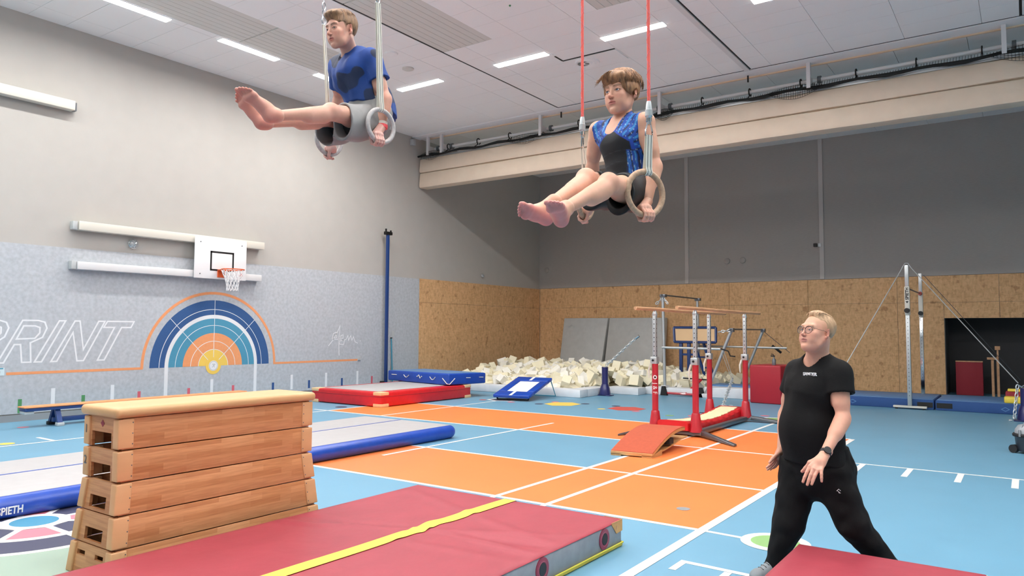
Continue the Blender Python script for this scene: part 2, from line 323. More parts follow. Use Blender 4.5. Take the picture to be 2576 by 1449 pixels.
WS('outlet', [(9.66, .83), (9.70, .87), (9.67, .9), (9.73, .9), (9.7, .86), (9.72, .83)], .012, 5)
ring('print_orange', 1.6, 1.66, 2); WS('print_orange', [(5.6, .868), (8.06, .868), (8.06, .90)], .05, 1); WS('print_orange', [(11.32, .9), (11.32, .868), (14.03, .868)], .05, 1)
# outlined italic lettering: the end of a long word
TW = .028
for pts in ([(7.27, 1.71), (7.34, 1.83), (7.87, 1.83), (7.81, 1.71), (7.62, 1.71), (7.3, 1.065), (7.17, 1.065), (7.48, 1.71)],
            [(6.33, 1.065), (6.73, 1.83), (6.82, 1.83), (6.9, 1.28), (7.17, 1.83), (7.29, 1.83), (6.91, 1.065), (6.79, 1.065), (6.7, 1.61), (6.43, 1.065)],
            [(6.05, 1.065), (6.45, 1.83), (6.56, 1.83), (6.17, 1.065)],
            [(5.45, 1.065), (5.83, 1.83), (6.09, 1.83), (6.2, 1.8), (6.24, 1.69), (6.17, 1.52), (5.97, 1.42), (5.99, 1.065), (5.84, 1.065), (5.81, 1.39), (5.71, 1.39), (5.55, 1.065)],
            [(5.85, 1.73), (6.04, 1.73), (6.12, 1.7), (6.12, 1.6), (6.04, 1.5), (5.74, 1.49)],
            [(4.82, 1.065), (5.2, 1.83), (5.45, 1.83), (5.57, 1.79), (5.61, 1.69), (5.55, 1.53), (5.4, 1.42), (5.15, 1.39), (4.98, 1.065)],
            [(5.22, 1.73), (5.42, 1.73), (5.49, 1.7), (5.49, 1.6), (5.4, 1.5), (5.1, 1.49)],
            [(4.2, 1.2), (4.35, 1.065), (4.6, 1.065), (4.8, 1.25), (4.75, 1.42), (4.5, 1.55), (4.6, 1.7), (4.9, 1.7), (4.95, 1.83), (4.6, 1.83), (4.4, 1.7), (4.4, 1.5), (4.62, 1.35), (4.55, 1.2), (4.4, 1.2), (4.25, 1.3)]):
    WS('felt_print', pts, TW, 1, True, 'lettering')
WS('felt_print', [(13.0, 1.26), (13.16, 1.42), (13.3, 1.62), (13.39, 1.8), (13.35, 1.43), (13.37, 1.0)], .02, 1, name='lettering')
WS('felt_print', [(13.12, 1.44), (13.16, 1.58), (13.26, 1.62), (13.27, 1.48), (13.14, 1.43), (13.35, 1.43), (13.5, 1.46), (13.5, 1.55), (13.42, 1.53), (13.42, 1.42), (13.55, 1.4), (13.52, 1.29), (13.38, 1.3), (13.36, 1.38), (13.61, 1.43), (13.67, 1.53), (13.69, 1.4), (13.77, 1.53), (13.81, 1.4), (13.87, 1.5), (13.92, 1.36), (14.03, 1.32)], .017, 1, name='lettering')
WM('felt_print', circ((14.12, 1.38), .014, 8), 1, 'lettering')
cols = ['print_green', 'print_green', 'print_red', 'print_red', 'print_red', 'print_navy', 'print_navy', 'print_navy', 'print_red', 'print_red', 'print_red']
for k in range(-3, 9):
    y = 5.84+k*1.092; z0 = .15 if k < 1 else .2
    WM(cols[max(0, min(10, k))] if k not in (2,) else 'print_red', [(y-.032, z0), (y+.032, z0), (y+.032, .4), (y-.032, .4)])
    y = 6.39+k*1.092
    if k not in (2, 4): WM('felt_print', [(y-.035, z0), (y+.035, z0), (y+.035, .565), (y-.035, .565)])
bx('wall_outlet', 'outlet', wl, FX, FX+.03, 14.03, 14.12, .86, .96); bx('wall_notice', 'outlet', wl, FX, FX+.006, 15.33, 15.43, 1.5, 1.66)
WM('poster', [(5.2, .84), (5.57, .84), (5.57, .98), (5.2, .98)], 4, 'wall_notice'); WS('outlet', circ((5.47, .9), .035, 12), .008, 5, True, 'wall_notice'); WS('paint_teal', [(5.25, .965), (5.55, .965)], .02, 5, name='wall_notice')

# ---- back wall, with the store opening at the right
OX = -1.87
wb = bx('wall_back', 'wall_back', None, XL-.3, XR, YB, YB+.3, 3.26, ZC+.2, kind='structure')
bx('wall_section', 'wall_back', wb, XL-.3, OX, YB+.03, YB+.3, 0, 3.26); bx('wall_section', 'wall_back', wb, OX, XR, YB+.03, YB+.3, 2.09, 3.26)
bx('wall_section', 'wall_back', wb, 1.6, XR, YB+.03, YB+.3, 0, 2.09)
xs = [XL+.03, -12.6, -10.2, -7.8, -5.4, -3.0, -.6, 1.8, 4.2, 9.4]
for a, b in zip(xs[:-1], xs[1:]):
    bx('osb_board', 'osb', wb, a+.004, b-.004, YB, YB+.03, 2.525, 3.25)
    lo = [(a, b, .02, 2.52)]
    if b > OX and a < 1.6:
        lo = []
        if a < OX: lo.append((a, OX, .02, 2.52))
        lo.append((max(a, OX), min(b, 1.6), 2.09, 2.52))
        if b > 1.6: lo.append((1.6, b, .02, 2.52))
    for (p, q, z0, z1) in lo: bx('osb_board', 'osb', wb, p+.004, q-.004, YB, YB+.03, z0, z1)
for x in (-9.2, -4.98, .3): bx('wall_batten', 'radiant' if 0 else 'batten', wb, x-.06, x+.06, YB-.03, YB, 3.27, ZC)
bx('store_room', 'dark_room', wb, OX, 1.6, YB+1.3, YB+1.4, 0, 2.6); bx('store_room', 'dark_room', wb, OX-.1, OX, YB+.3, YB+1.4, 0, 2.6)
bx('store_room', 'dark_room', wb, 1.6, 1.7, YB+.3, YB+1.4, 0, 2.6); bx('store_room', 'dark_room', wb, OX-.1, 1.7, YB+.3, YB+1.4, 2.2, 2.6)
bx('wall_right', 'hall_wall', None, XR, XR+.3, YF, YB+.3, 0, ZC+.2, kind='structure')
bx('wall_front', 'hall_wall', None, XL-.3, XR+.3, YF-.3, YF, 0, ZC+.2, kind='structure')

# ---- ceiling: slab, lay-in tiles, ribbed radiant panels, grooves
ceil = bx('ceiling', 'ceiling_dark', None, XL-.3, XR+.3, YF-.3, YB+.3, ZC+.06, ZC+.3, kind='structure')
YE = 16.1
ylines = [5.045+.645*i for i in range(17)]+[YE]; ylines[-1] = YE
segs = [(-15.03, [-14.44, -13.15, -11.86, -10.57], -9.9), (-9.86, [-9.30, -8.03, -6.77, -5.5], -5.0), (-4.86, [-4.42, -3.13, -1.84, -.55], .03), (.07, [1.3, 2.6, 3.9], 5.1)]
RP = [(-12.95, -11.68), (-9.86, -8.6), (-6.22, -4.96)]
tmesh = {}
def tile(x0, x1, y0, y1, parent):
    key = (round(x1-x0, 3), round(y1-y0, 3))
    cx, cy = (x0+x1)/2, (y0+y1)/2
    if key not in tmesh:
        g = .0035; hx_, hy = (x1-x0)/2-g, (y1-y0)/2-g; b = MB()
        b.hexa([(-hx_, -hy, -.0), (hx_, -hy, -.0), (hx_, hy, -.0), (-hx_, hy, -.0)], [(-hx_-.003, -hy-.003, .02), (hx_+.003, -hy-.003, .02), (hx_+.003, hy+.003, .02), (-hx_-.003, hy+.003, .02)])
        o = b.build('ceiling_tile', 'tile_white', None); tmesh[key] = o.data
    else: o = link(bpy.data.objects.new('ceiling_tile', tmesh[key]))
    o.location = Vector((cx, cy, ZC))*K
    o.parent = parent
LY = 12.63
for x0, mids, x1 in segs:
    xl = [x0]+mids+[x1]
    for a, b in zip(xl[:-1], xl[1:]):
        for c, d in zip(ylines[:-1], ylines[1:]):
            aa, bb = a, b; skip = False
            if d < 12.1:
                for p, q in RP:
                    if a >= p-.05 and b <= q+.05: skip = True
                    elif a < q-.02 and b > p+.02:
                        if a < p: bb = p
                        else: aa = q
                        if a < p and b > q+.05: aa, bb = a, p
            if skip or bb-aa < .06: continue
            tile(aa, bb, c, d, ceil)
# plain ceiling over and behind the camera, and the continuation past the divider
mb = MB()
for i in range(19):
    for j in range(15):
        x0 = XL+i*1.291; y0 = 5.045-(j+1)*.645*1.45
        mb.box(x0+.01, min(x0+1.281, XR), y0+.01, y0+.925, ZC, ZC+.02)
for i in range(12):
    for j in range(11): mb.box(5.12+i*1.29, min(5.12+i*1.29+1.28, XR), 5.045+j*1.0, 5.045+j*1.0+.99, ZC, ZC+.02) if 5.12+i*1.29 < XR else None
mb.build('ceiling_tiles_overhead', 'tile_white', ceil, kind='stuff')
mb = MB()
for i in range(19):
    for j in range(5):
        x0 = XL+i*1.291; y0 = 16.55+j*1.33; mb.box(x0+.004, min(x0+1.287, XR), y0+.004, min(y0+1.326, YB), ZC, ZC+.02)
mb.build('ceiling_tiles_behind_divider', 'tile_white', ceil, kind='stuff')
for p, q in RP:      # ribbed radiant panels, 3 m lengths
    for y0, y1 in ((5.0, 8.72), (8.73, 11.98)):
        b = MB(); n = 8; wdt = (q-p)/n
        b.box(p, q, y0, y1, ZC+.012, ZC+.03)
        for k in range(n): b.box(p+k*wdt+.0035, p+(k+1)*wdt-.0035, y0+.01, y1-.01, ZC+.004, ZC+.013)
        b.build('radiant_panel', 'radiant', ceil)
for x in (-9.88, .05): bx('ceiling_groove', 'black', ceil, x-.018, x+.018, 5, YE-.02, ZC+.004, ZC+.03)
bx('ceiling_groove', 'black', ceil, -4.89, -4.86, 5, YE-.02, ZC+.0, ZC+.03); bx('ceiling_rail', 'white_metal', ceil, -5.0, -4.89, 5, YE, ZC-.025, ZC+.02)
for a, b in ((-9.88, -4.95), (-4.86, 8)): bx('ceiling_groove', 'black', ceil, a, b, YE-.03, YE, ZC-.002, ZC+.03)
bx('trim_1', 'tile_white', None, XL, XR, YE, YE+.36, ZC-.03, ZC+.05, kind='structure')
bx('trim_2', 'trim_orange', None, XL+.4, XR, YE+.36, YE+.4, ZC-.06, ZC+.03, kind='structure')
bx('ceiling_hatch', 'tile_white', ceil, -8.03, -6.8, 13.33, 13.93, ZC-.02, ZC+.0); b = MB().box(-8.06, -6.8, 13.28, 13.33, ZC-.004, ZC+.03); b.box(-8.07, -8.03, 12.98, 13.3, ZC-.004, ZC+.03); b.build('ceiling_gap', 'black', ceil)
MB().lathe((-7.62, 13.62, 0), [(.27, ZC-.02), (.26, ZC-.045), (.2, ZC-.03), (.17, ZC-.05), (.11, ZC-.035), (.08, ZC-.06), (.02, ZC-.05)], 28).build('ceiling_vent', 'tile_white', ceil)
MB().lathe((-7.70, 13.6, 0), [(.13, ZC-.052), (.12, ZC-.056)], 20).build('vent_opening', 'plate_grey', ceil)
sp_ = MB().lathe((-11.13, 11.76, 0), [(.13, ZC+.0), (.13, ZC-.02), (.11, ZC-.03)], 24).build('ceiling_speaker', 'radiant', None); tag(sp_, 'round grey ceiling speaker between the two nearest light strips', 'speaker')
sm = MB().lathe((-10.8, 10.9, 0), [(.14, ZC), (.13, ZC-.03), (.06, ZC-.05)], 24).build('smoke_detector', 'tile_white', None); tag(sm, 'white round smoke detector on the ceiling behind the older gymnast', 'detector')
gl = MB().lathe((-7.42, 10.44, 0), [(.02, ZC), (.015, ZC-.02)], 10).build('sensor_light', 'print_green', None); tag(gl, 'tiny green indicator lamp in a ceiling tile', 'lamp')
def fitting(x, y, sx, sy, label):
    t = thing('ceiling_light', label, 'ceiling light', (x, y, ZC), 'strip lights in the ceiling')
    b = MB(); 
    for (a, b_, c, d) in ((-sx-.01, sx+.01, -sy-.01, -sy), (-sx-.01, sx+.01, sy, sy+.01), (-sx-.01, -sx, -sy, sy), (sx, sx+.01, -sy, sy)): b.box(x+a, x+b_, y+c, y+d, ZC-.008, ZC+.01)
    b.build('frame', 'white_metal', t); bx('diffuser', 'lamp', t, x-sx, x+sx, y-sy, y+sy, ZC-.022, ZC-.002, .008)
labs = ['ceiling strip light right of the older gymnast, nearest him in the row', 'bright ceiling strip light midway between the two gymnasts', 'ceiling strip light crossed by the boy\'s right red rope', 'ceiling strip light cut by the top edge of the picture']
for (x, y), l in zip(END_ROW, labs): fitting(x, y, .66, .1, l)
labs = ['ceiling strip light at the upper left corner over the left wall', 'long ceiling strip light left of the older gymnast, above his feet', 'ceiling strip light partly hidden behind the older gymnast\'s shoulder']
for (x, y), l in zip(SIDE_ROW, labs): fitting(x, y, .1, .68, l)
fitting(-.5, 12.73, .66, .1, 'ceiling strip light outside the picture to the upper right')

# ---- rolled-up divider curtain, its rail, pipe, hangers and net
YC = 16.42
dc = thing('divider_curtain', 'beige divider curtain rolled up below the ceiling across the hall', 'curtain', (-15, YC, 5.98))
for z0, z1, nm in ((6.44, 6.86, 'upper_fold'), (5.98, 6.43, 'lower_fold')):
    b = MB(); n = 60
    for i in range(n+1):
        x = -14.98+i*(XR+14.9)/n; wv = .012*math.sin(i*1.7)+.01*math.sin(i*.63)
        prof = [(YC+.02, z1), (YC-.005+wv, z1-.03), (YC-.02+wv, (z0+z1)/2), (YC-.035+wv, z0+.06), (YC-.01+wv, z0+.015), (YC+.05, z0), (YC+.34, z0+.01), (YC+.36, z1)]
        b.v += [(x, p, q) for p, q in prof]
    m_ = 8
    for i in range(n): b.f += [(i*m_+k, i*m_+(k+1) % m_, (i+1)*m_+(k+1) % m_, (i+1)*m_+k) for k in range(m_)]
    b.f += [tuple(range(m_)), tuple(n*m_+k for k in range(m_))]; b.sm = True; b.build(nm, 'curtain', dc)
bx('top_rail', 'alu', dc, -14.9, XR, YC-.01, YC+.1, 6.862, 6.9)
net = thing('hanging_net', 'black dividing net bundled along the top of the beige curtain', 'net', (-15, YC, 6.95))
b = MB(); npts = 90; pts = [(-15.0+i*(XR+15)/npts, YC-.08+.02*math.sin(i*.9), 6.93+.018*math.sin(i*1.3)) for i in range(npts+1)]
b.tube(pts, [.03+.014*math.sin(i*.7)**2 for i in range(npts+1)], 8); b.build('net_bundle', 'net_black', net)
b = MB()
for (xa, xb, drop) in ((-14.9, -14.0, .17), (-11.7, -10.4, .17), (-7.3, -6.75, .18), (-4.6, -3.4, .2), (-.5, .9, .22)):
    nn = 26
    for i in range(nn):       # sagging mesh: verticals
        x = xa+(xb-xa)*i/(nn-1); s_ = math.sin(math.pi*i/(nn-1)); b.tube([(x, YC-.12, 6.95+.09*s_), (x, YC-.15, 6.93-drop*s_)], .0045, 3, cap=False)
    for j in range(6):
        b.tube([(xa+(xb-xa)*i/(nn-1), YC-.13, 6.93+.09*math.sin(math.pi*i/(nn-1))*(1-j/5)-drop*math.sin(math.pi*i/(nn-1))*j/5) for i in range(nn)], .0045, 3, cap=False)
for i in range(240): 
    x = -9+i*.05; b.tube([(x, YC-.1, 6.93), (x+.01, YC-.07, 7.01+.02*math.sin(i*.13))], .0045, 3, cap=False)
b.sm = False; o = b.build('net_mesh', 'net_black', net, kind='stuff')
pipe = thing('drive_pipe', 'long white drive tube hung under the ceiling behind the trim', 'tube', (-14.6, 16.62, 7.16))
tb('tube', 'board_white', pipe, [(-14.7, 16.62, 7.16), (XR, 16.62, 7.16)], .045, 12)
for i, x in enumerate((-14.58, -14.05, -10.57, -7.14, -3.71, -.22, 3.2)):
    b = MB().box(x-.04, x+.04, 16.28, 16.36, 6.92, 7.48); b.box(x-.02, x+.02, 16.36, 16.8, 7.05, 7.2); b.build('bracket', 'white_metal', pipe)
    tb('bearing', 'plate_grey', pipe, [(x+.12, 16.62, 7.16), (x+.19, 16.62, 7.16)], .085, 12)
for i in range(17):
    x = -14.02+i*1.12
    t = MB(); t.tube([(x, 16.62+.085*math.cos(a), 7.16+.085*math.sin(a)) for a in [R(q) for q in range(-70, 251, 40)]], .015, 6); t.tube([(x, 16.6, 7.08), (x, 16.40, 6.95)], .013, 6)
    t.build('net_hook', 'black', pipe)
b = MB().box(-9.93, -9.9, 16.3, 16.33, 7.3, 7.45); b.box(-5.02, -4.99, 16.3, 16.33, 7.3, 7.45); tag(b.build('ceiling_clip', 'black', None), 'small black metal clips hanging from the ceiling trim', 'clip', kind='stuff')
bx('camera_box', 'outlet', None, XL+.0, XL+.12, 16.0, 16.14, 7.22, 7.4, .01); tag(bpy.data.objects['camera_box'], 'small grey junction box high on the left wall by the curtain', 'box')
# ================================================================== WALL EQUIPMENT
WX = XL+.03
t = thing('wall_track', 'cream wall beam at the upper left edge of the picture', 'rail', (WX, 5.5, 5.95), None)
bx('beam', 'cream_metal', t, WX, WX+.18, 2.4, 6.5, 5.86, 6.04, .01); bx('end_bracket', 'steel_dark', t, WX, WX+.1, 6.5, 6.56, 5.87, 6.03); 
hp = thing('basketball_unit', 'white sliding basketball backboard with orange rim on two wall rails', 'basketball hoop', (WX, 9.7, 2.83))
bx('upper_rail', 'cream_metal', hp, WX, WX+.17, 6.66, 10.84, 3.58, 3.75, .012); bx('lower_rail', 'white_metal', hp, WX, WX+.17, 6.66, 10.78, 2.82, 2.97, .012)
for z in (3.58, 2.82): bx('end_bracket', 'outlet', hp, WX, WX+.14, 6.56, 6.65, z, z+.16, .01)
BX = WX+.2; by0, by1, bz0, bz1 = 9.02, 10.31, 2.8, 3.72
b = MB().box(BX, BX+.03, by0, by1, bz0, bz1); b.bev = .012; b.build('backboard', 'board_white', hp)
for (a0, a1, c0, c1) in ((9.39, 9.98, 3.38, 3.42), (9.39, 9.98, 2.98, 3.02), (9.39, 9.43, 3.0, 3.42), (9.94, 9.98, 3.0, 3.42)): bx('target_square', 'black', hp, BX+.03, BX+.032, a0, a1, c0, c1)
for y, z in ((9.15, 3.6), (10.18, 3.6), (9.15, 2.9), (10.18, 2.9)): tb('bolt', 'steel_dark', hp, [(BX+.03, y, z), (BX+.04, y, z)], .012, 8)
lg = [(10.16, 2.87), (10.21, 2.92), (10.16, 2.97), (10.11, 2.92)]; MB().stroke(lg, .012, .002, 'yz', BX+.03, True).build('logo', 'spot_red', hp); MB().stroke([(10.13, 2.9), (10.16, 2.94), (10.15, 2.9), (10.19, 2.93)], .009, .002, 'yz', BX+.031).build('logo', 'spot_red', hp)
RC = (BX+.46, 9.67, 3.0); rr = .24
b = MB(); b.tube([(RC[0]+rr*math.cos(a), RC[1]+rr*math.sin(a), RC[2]) for a in [2*math.pi*k/28 for k in range(28)]], .012, 8, closed=True); b.tube([(BX+.05, RC[1]-.1, RC[2]), (RC[0]-rr*.7, RC[1]-rr*.72, RC[2])], .01, 6); b.tube([(BX+.05, RC[1]+.1, RC[2]), (RC[0]-rr*.7, RC[1]+rr*.72, RC[2])], .01, 6)
b.box(BX+.03, BX+.06, RC[1]-.1, RC[1]+.1, RC[2]-.16, RC[2]+.01); b.box(BX+.06, BX+.2, RC[1]-.1, RC[1]+.1, RC[2]-.02, RC[2]); b.build('rim', 'rim_orange', hp)
b = MB(); nn = 12; lv = [(0, rr), (.1, rr*.86), (.2, rr*.66), (.3, rr*.56), (.4, rr*.5), (.47, rr*.52)]
for s_ in (1, -1):
    for k in range(nn): b.tube([(RC[0]+r*math.cos(2*math.pi*(k+s_*i*.5)/nn), RC[1]+r*math.sin(2*math.pi*(k+s_*i*.5)/nn), RC[2]-h) for i, (h, r) in enumerate(lv)], .007, 5)
b.build('net', 'net_white', hp)
def guard(x, y, z, lab, big=1):
    t = thing('wall_lamp', lab, 'lamp', (x, y, z)); MB().lathe((x, y, z), [(.055*big, 0), (.05*big, .03*big), (.02*big, .05*big)], 14, 'x').build('body', 'outlet', t)
    b = MB()
    for a in range(4): b.tube([(x+.1*big*math.sin(q), y+.085*big*math.cos(q)*math.cos(a*math.pi/4), z+.085*big*math.cos(q)*math.sin(a*math.pi/4)) for q in [math.pi*k/8 for k in range(9)]], .005, 4)
    b.tube([(x+.05*big, y+.075*big*math.cos(q), z+.075*big*math.sin(q)) for q in [2*math.pi*k/12 for k in range(12)]], .005, 4, closed=True); b.build('wire_cage', 'chrome', t)
    MB().lathe((x, y, z), [(.07*big, 0), (.066*big, .04*big), (.045*big, .07*big), (.01, .083*big)], 16, 'x').build('dome', 'glass_dome', t)
guard(XL+.01, 7.78, 3.42, 'round caged sensor between the two basketball rails', 1.25); guard(XL+.01, 19.6, 3.52, 'small white caged lamp above the chipboard on the shaded wall', .8)
for x in (-12.9, -8.0, -7.5, -4.4):
    pass
tag(MB().lathe((-7.35, YB-.0, 3.95), [(.1, 0), (.09, -.03), (.03, -.05)], 16, 'y').build('wall_disc', 'wall_back', None), 'left of two faint round discs on the grey back wall', 'disc')
tag(MB().lathe((-7.85, YB-.0, 3.95), [(.1, 0), (.09, -.03), (.03, -.05)], 16, 'y').build('wall_disc', 'wall_back', None), 'right of two faint round discs on the grey back wall', 'disc')
tag(MB().lathe((-14.7, YB-.0, 3.95), [(.1, 0), (.09, -.03), (.03, -.05)], 16, 'y').build('wall_disc', 'wall_back', None), 'faint round disc beside the corner of the grey back wall', 'disc')
bpy.data.objects['wall_disc']['label'] = 'right of two faint round discs on the grey back wall'; bpy.data.objects['wall_disc.001']['label'] = 'left of two faint round discs on the grey back wall'
t = thing('security_camera', 'small black and white camera beside the batten on the grey wall', 'camera', (-5.2, YB, 4.28)); bx('mount', 'white_metal', t, -5.07, -4.99, YB-.06, YB-.0, 4.24, 4.34, .01); bx('lens_block', 'black', t, -5.2, -5.1, YB-.1, YB-.02, 4.24, 4.34, .01)
# volleyball posts against the wall
px_, py_ = XL+.22, 14.92
t = thing('net_post', 'tall dark blue net post standing against the left wall', 'post', (px_, py_, 0))
b = MB().box(px_-.035, px_+.035, py_-.04, py_+.04, .02, 4.42); b.bev = .006; b.build('pole', 'paint_blue', t); bx('pulley', 'black', t, px_-.05, px_+.05, py_-.12, py_+.14, 4.38, 4.47, .01)
bx('hook', 'black', t, px_-.02, px_+.02, py_+.1, py_+.13, 4.47, 4.52); bx('hook', 'black', t, px_-.02, px_+.02, py_-.09, py_-.06, 4.47, 4.55); bx('foot', 'paint_blue', t, px_-.07, px_+.07, py_-.1, py_+.16, 0, .1, .01); bx('wheel_bracket', 'black', t, px_-.05, px_+.08, py_-.19, py_-.12, .05, .26, .01)
t = thing('measuring_rod', 'thin light blue rod leaning on the left wall beside the tall post', 'rod', (XL+.1, 15.28, 0)); tb('rod', 'paint_teal', t, [(XL+.12, 15.3, 0), (XL+.06, 15.28, 1.47)], .018, 8); MB().lathe((XL+.06, 15.28, 1.44), [(.03, 0), (.03, .03)], 10).build('knob', 'black', t)

# ================================================================== BENCH
t = thing('gym_bench', 'long low gym bench with orange top and dark blue frame by the left wall', 'bench', (-14.0, 5.4, 0))
bx('seat', 'print_orange', t, -14.1, -13.82, 5.45, 9.75, .335, .36, .01); bx('seat_beam', 'paint_blue', t, -14.08, -13.84, 5.47, 9.73, .28, .335, .008); bx('end_cap', 'outlet', t, -14.06, -13.86, 5.47, 5.62, .23, .28, .01)
bx('balance_beam', 'paint_blue', t, -14.0, -13.92, 5.95, 9.2, .06, .14, .008)
for y in (6.0, 9.1):
    for s_ in (-1, 1):
        b = MB(); b.hexa([(-13.96+s_*.16-.035, y-.04, .05), (-13.96+s_*.16+.035, y-.04, .05), (-13.96+s_*.16+.035, y+.04, .05), (-13.96+s_*.16-.035, y+.04, .05)], [(-13.96+s_*.04-.03, y-.04, .29), (-13.96+s_*.04+.03, y-.04, .29), (-13.96+s_*.04+.03, y+.04, .29), (-13.96+s_*.04-.03, y+.04, .29)]); b.build('leg', 'paint_blue', t)
        bx('rubber_foot', 'rubber' if s_ < 0 else 'outlet', t, -13.96+s_*.17-.05, -13.96+s_*.17+.05, y-.06, y+.06, 0, .06, .012)

# ================================================================== VAULTING BOX
xl, xr, y0, y1, zt = -5.525, -5.05, 2.57, 4.21, 1.09
vb = thing('vaulting_box', 'tall beech vaulting box of five tapered sections with padded tan top', 'vaulting box', (-5.28, 3.4, 0))
hs = zt/5; cz = (xl+xr)/2
def ex(z): return .062*max(0, (.6*zt-z)/(.6*zt))
for i in range(5):
    zb, zz = zt-hs*(i+1), zt-hs*i-.008
    if i == 4: zb = 0.0
    eb, et = ex(zb), ex(zz)
    sec = bpy.data.objects.new('box_section', None); sec.location = (0, 0, zb*K); link(sec, vb); sec.empty_display_size = .05
    th = .022
    for s_ in (-1, 1):     # long panels
        xb, xt = (xr+eb, xr+et) if s_ > 0 else (xl-eb, xl-et)
        b = MB().hexa([(xb-s_*th-.006*s_, y0-eb+.03, zb), (xb-.006*s_, y0-eb+.03, zb), (xb-.006*s_, y1+eb-.03, zb), (xb-s_*th-.006*s_, y1+eb-.03, zb)],
                      [(xt-s_*th-.006*s_, y0-et+.03, zz), (xt-.006*s_, y0-et+.03, zz), (xt-.006*s_, y1+et-.03, zz), (xt-s_*th-.006*s_, y1+et-.03, zz)]); b.bev = .002; b.build('side_panel', 'beech', sec)
    for s_ in (-1, 1):     # end panels with a hand hole
        yb, yt = (y1+eb, y1+et) if s_ > 0 else (y0-eb, y0-et)
        def yy(z, d): return (yb+(yt-yb)*(z-zb)/(zz-zb))-s_*(.012+d)
        if i < 4: holes = [(cz-.15, cz+.12, zb+.0, zb+.105)]; 
        else: holes = [(cz-.2, cz-.09, zb+.125, zb+.16), (cz+.05, cz+.16, zb+.125, zb+.16)]
        if i >= 2 and i < 4: holes = [(cz-.12-.01*(i-2), cz+.10+.01*(i-2), zb+.02, zb+.105)]
        cuts_x = sorted(set([xl-eb+.03, xr+eb-.03]+[h[0] for h in holes]+[h[1] for h in holes])); cuts_z = sorted(set([zb, zz]+[h[2] for h in holes]+[h[3] for h in holes]))
        b = MB()
        for xa, xc in zip(cuts_x[:-1], cuts_x[1:]):
            for za, zc in zip(cuts_z[:-1], cuts_z[1:]):
                if any(h[0]-1e-6 <= xa and xc <= h[1]+1e-6 and h[2]-1e-6 <= za and zc <= h[3]+1e-6 for h in holes): continue
                f = lambda x, z: min(max(x, xl-ex(z)+.02), xr+ex(z)-.02)
                b.hexa([(f(xa, za), yy(za, 0), za), (f(xc, za), yy(za, 0), za), (f(xc, za), yy(za, .02), za), (f(xa, za), yy(za, .02), za)], [(f(xa, zc), yy(zc, 0), zc), (f(xc, zc), yy(zc, 0), zc), (f(xc, zc), yy(zc, .02), zc), (f(xa, zc), yy(zc, .02), zc)])
        b.build('end_panel', 'beech', sec)
    bx('dowel', 'wood_light', sec, cz-.07, cz-.01, y0+.10, y0+.13, zb+.02, zb+.12, .012) if i < 2 else None
    bx('added_light_block', 'plate_grey', sec, xl-eb+.04, xr+eb-.04, 3.0, 3.02, zb+.002, zz-.002)  # added board, blocks light through the box so the hand holes stay dark
    for sx in (-1, 1):
        for sy in (-1, 1):   # rounded corner posts, set proud of the panels
            def cor(e): return ((xr+e) if sx > 0 else (xl-e), (y1+e) if sy > 0 else (y0-e))
            B, T = cor(eb), cor(et); wx_, wy_ = .075, .11
            b = MB()
            q = lambda c: [(c[0], c[1]), (c[0]-sx*wx_, c[1]), (c[0]-sx*wx_, c[1]-sy*wy_), (c[0], c[1]-sy*wy_)]
            zl = zb+(.006 if i < 4 else 0)
            b.hexa([(p[0]+sx*.004, p[1]+sy*.004, zl) for p in q(B)], [(p[0]+sx*.004, p[1]+sy*.004, zz-.004) for p in q(T)]); b.bev = .009; b.seg = 3; b.build('corner_post', 'wood_light', sec)
            if sx > 0:
                s2 = MB()
                for k in range(3):
                    f = (k+.5)/3; x_ = B[0]+(T[0]-B[0])*f+.004; y_ = B[1]+(T[1]-B[1])*f-sy*(wy_-.016); z_ = zb+hs*f
                    s2.tube([(x_-.004, y_, z_), (x_+.0015, y_, z_)], .0045, 8)
                s2.build('screw', 'steel_dark', sec)
    if i < 2: text('12'[i], .085, 'plate_grey', sec, (xl-et+.018, y0-eb-.007, zb+.09), (1, 0, 0), (0, 0, 1), 'number', .0008)
    if i == 0:
        MB().prism([(cz-.005, zb+.14), (cz+.022, zb+.165), (cz-.005, zb+.19), (cz-.032, zb+.165)], -.001, 'xz', y0+.011).build('logo', 'vinyl_red', sec)
b = MB().box(xl-.022, xr+.022, y0-.028, y1+.028, zt-.004, zt+.068); b.bev = .03; b.seg = 4; b.build('padded_top', 'wood_top', vb)

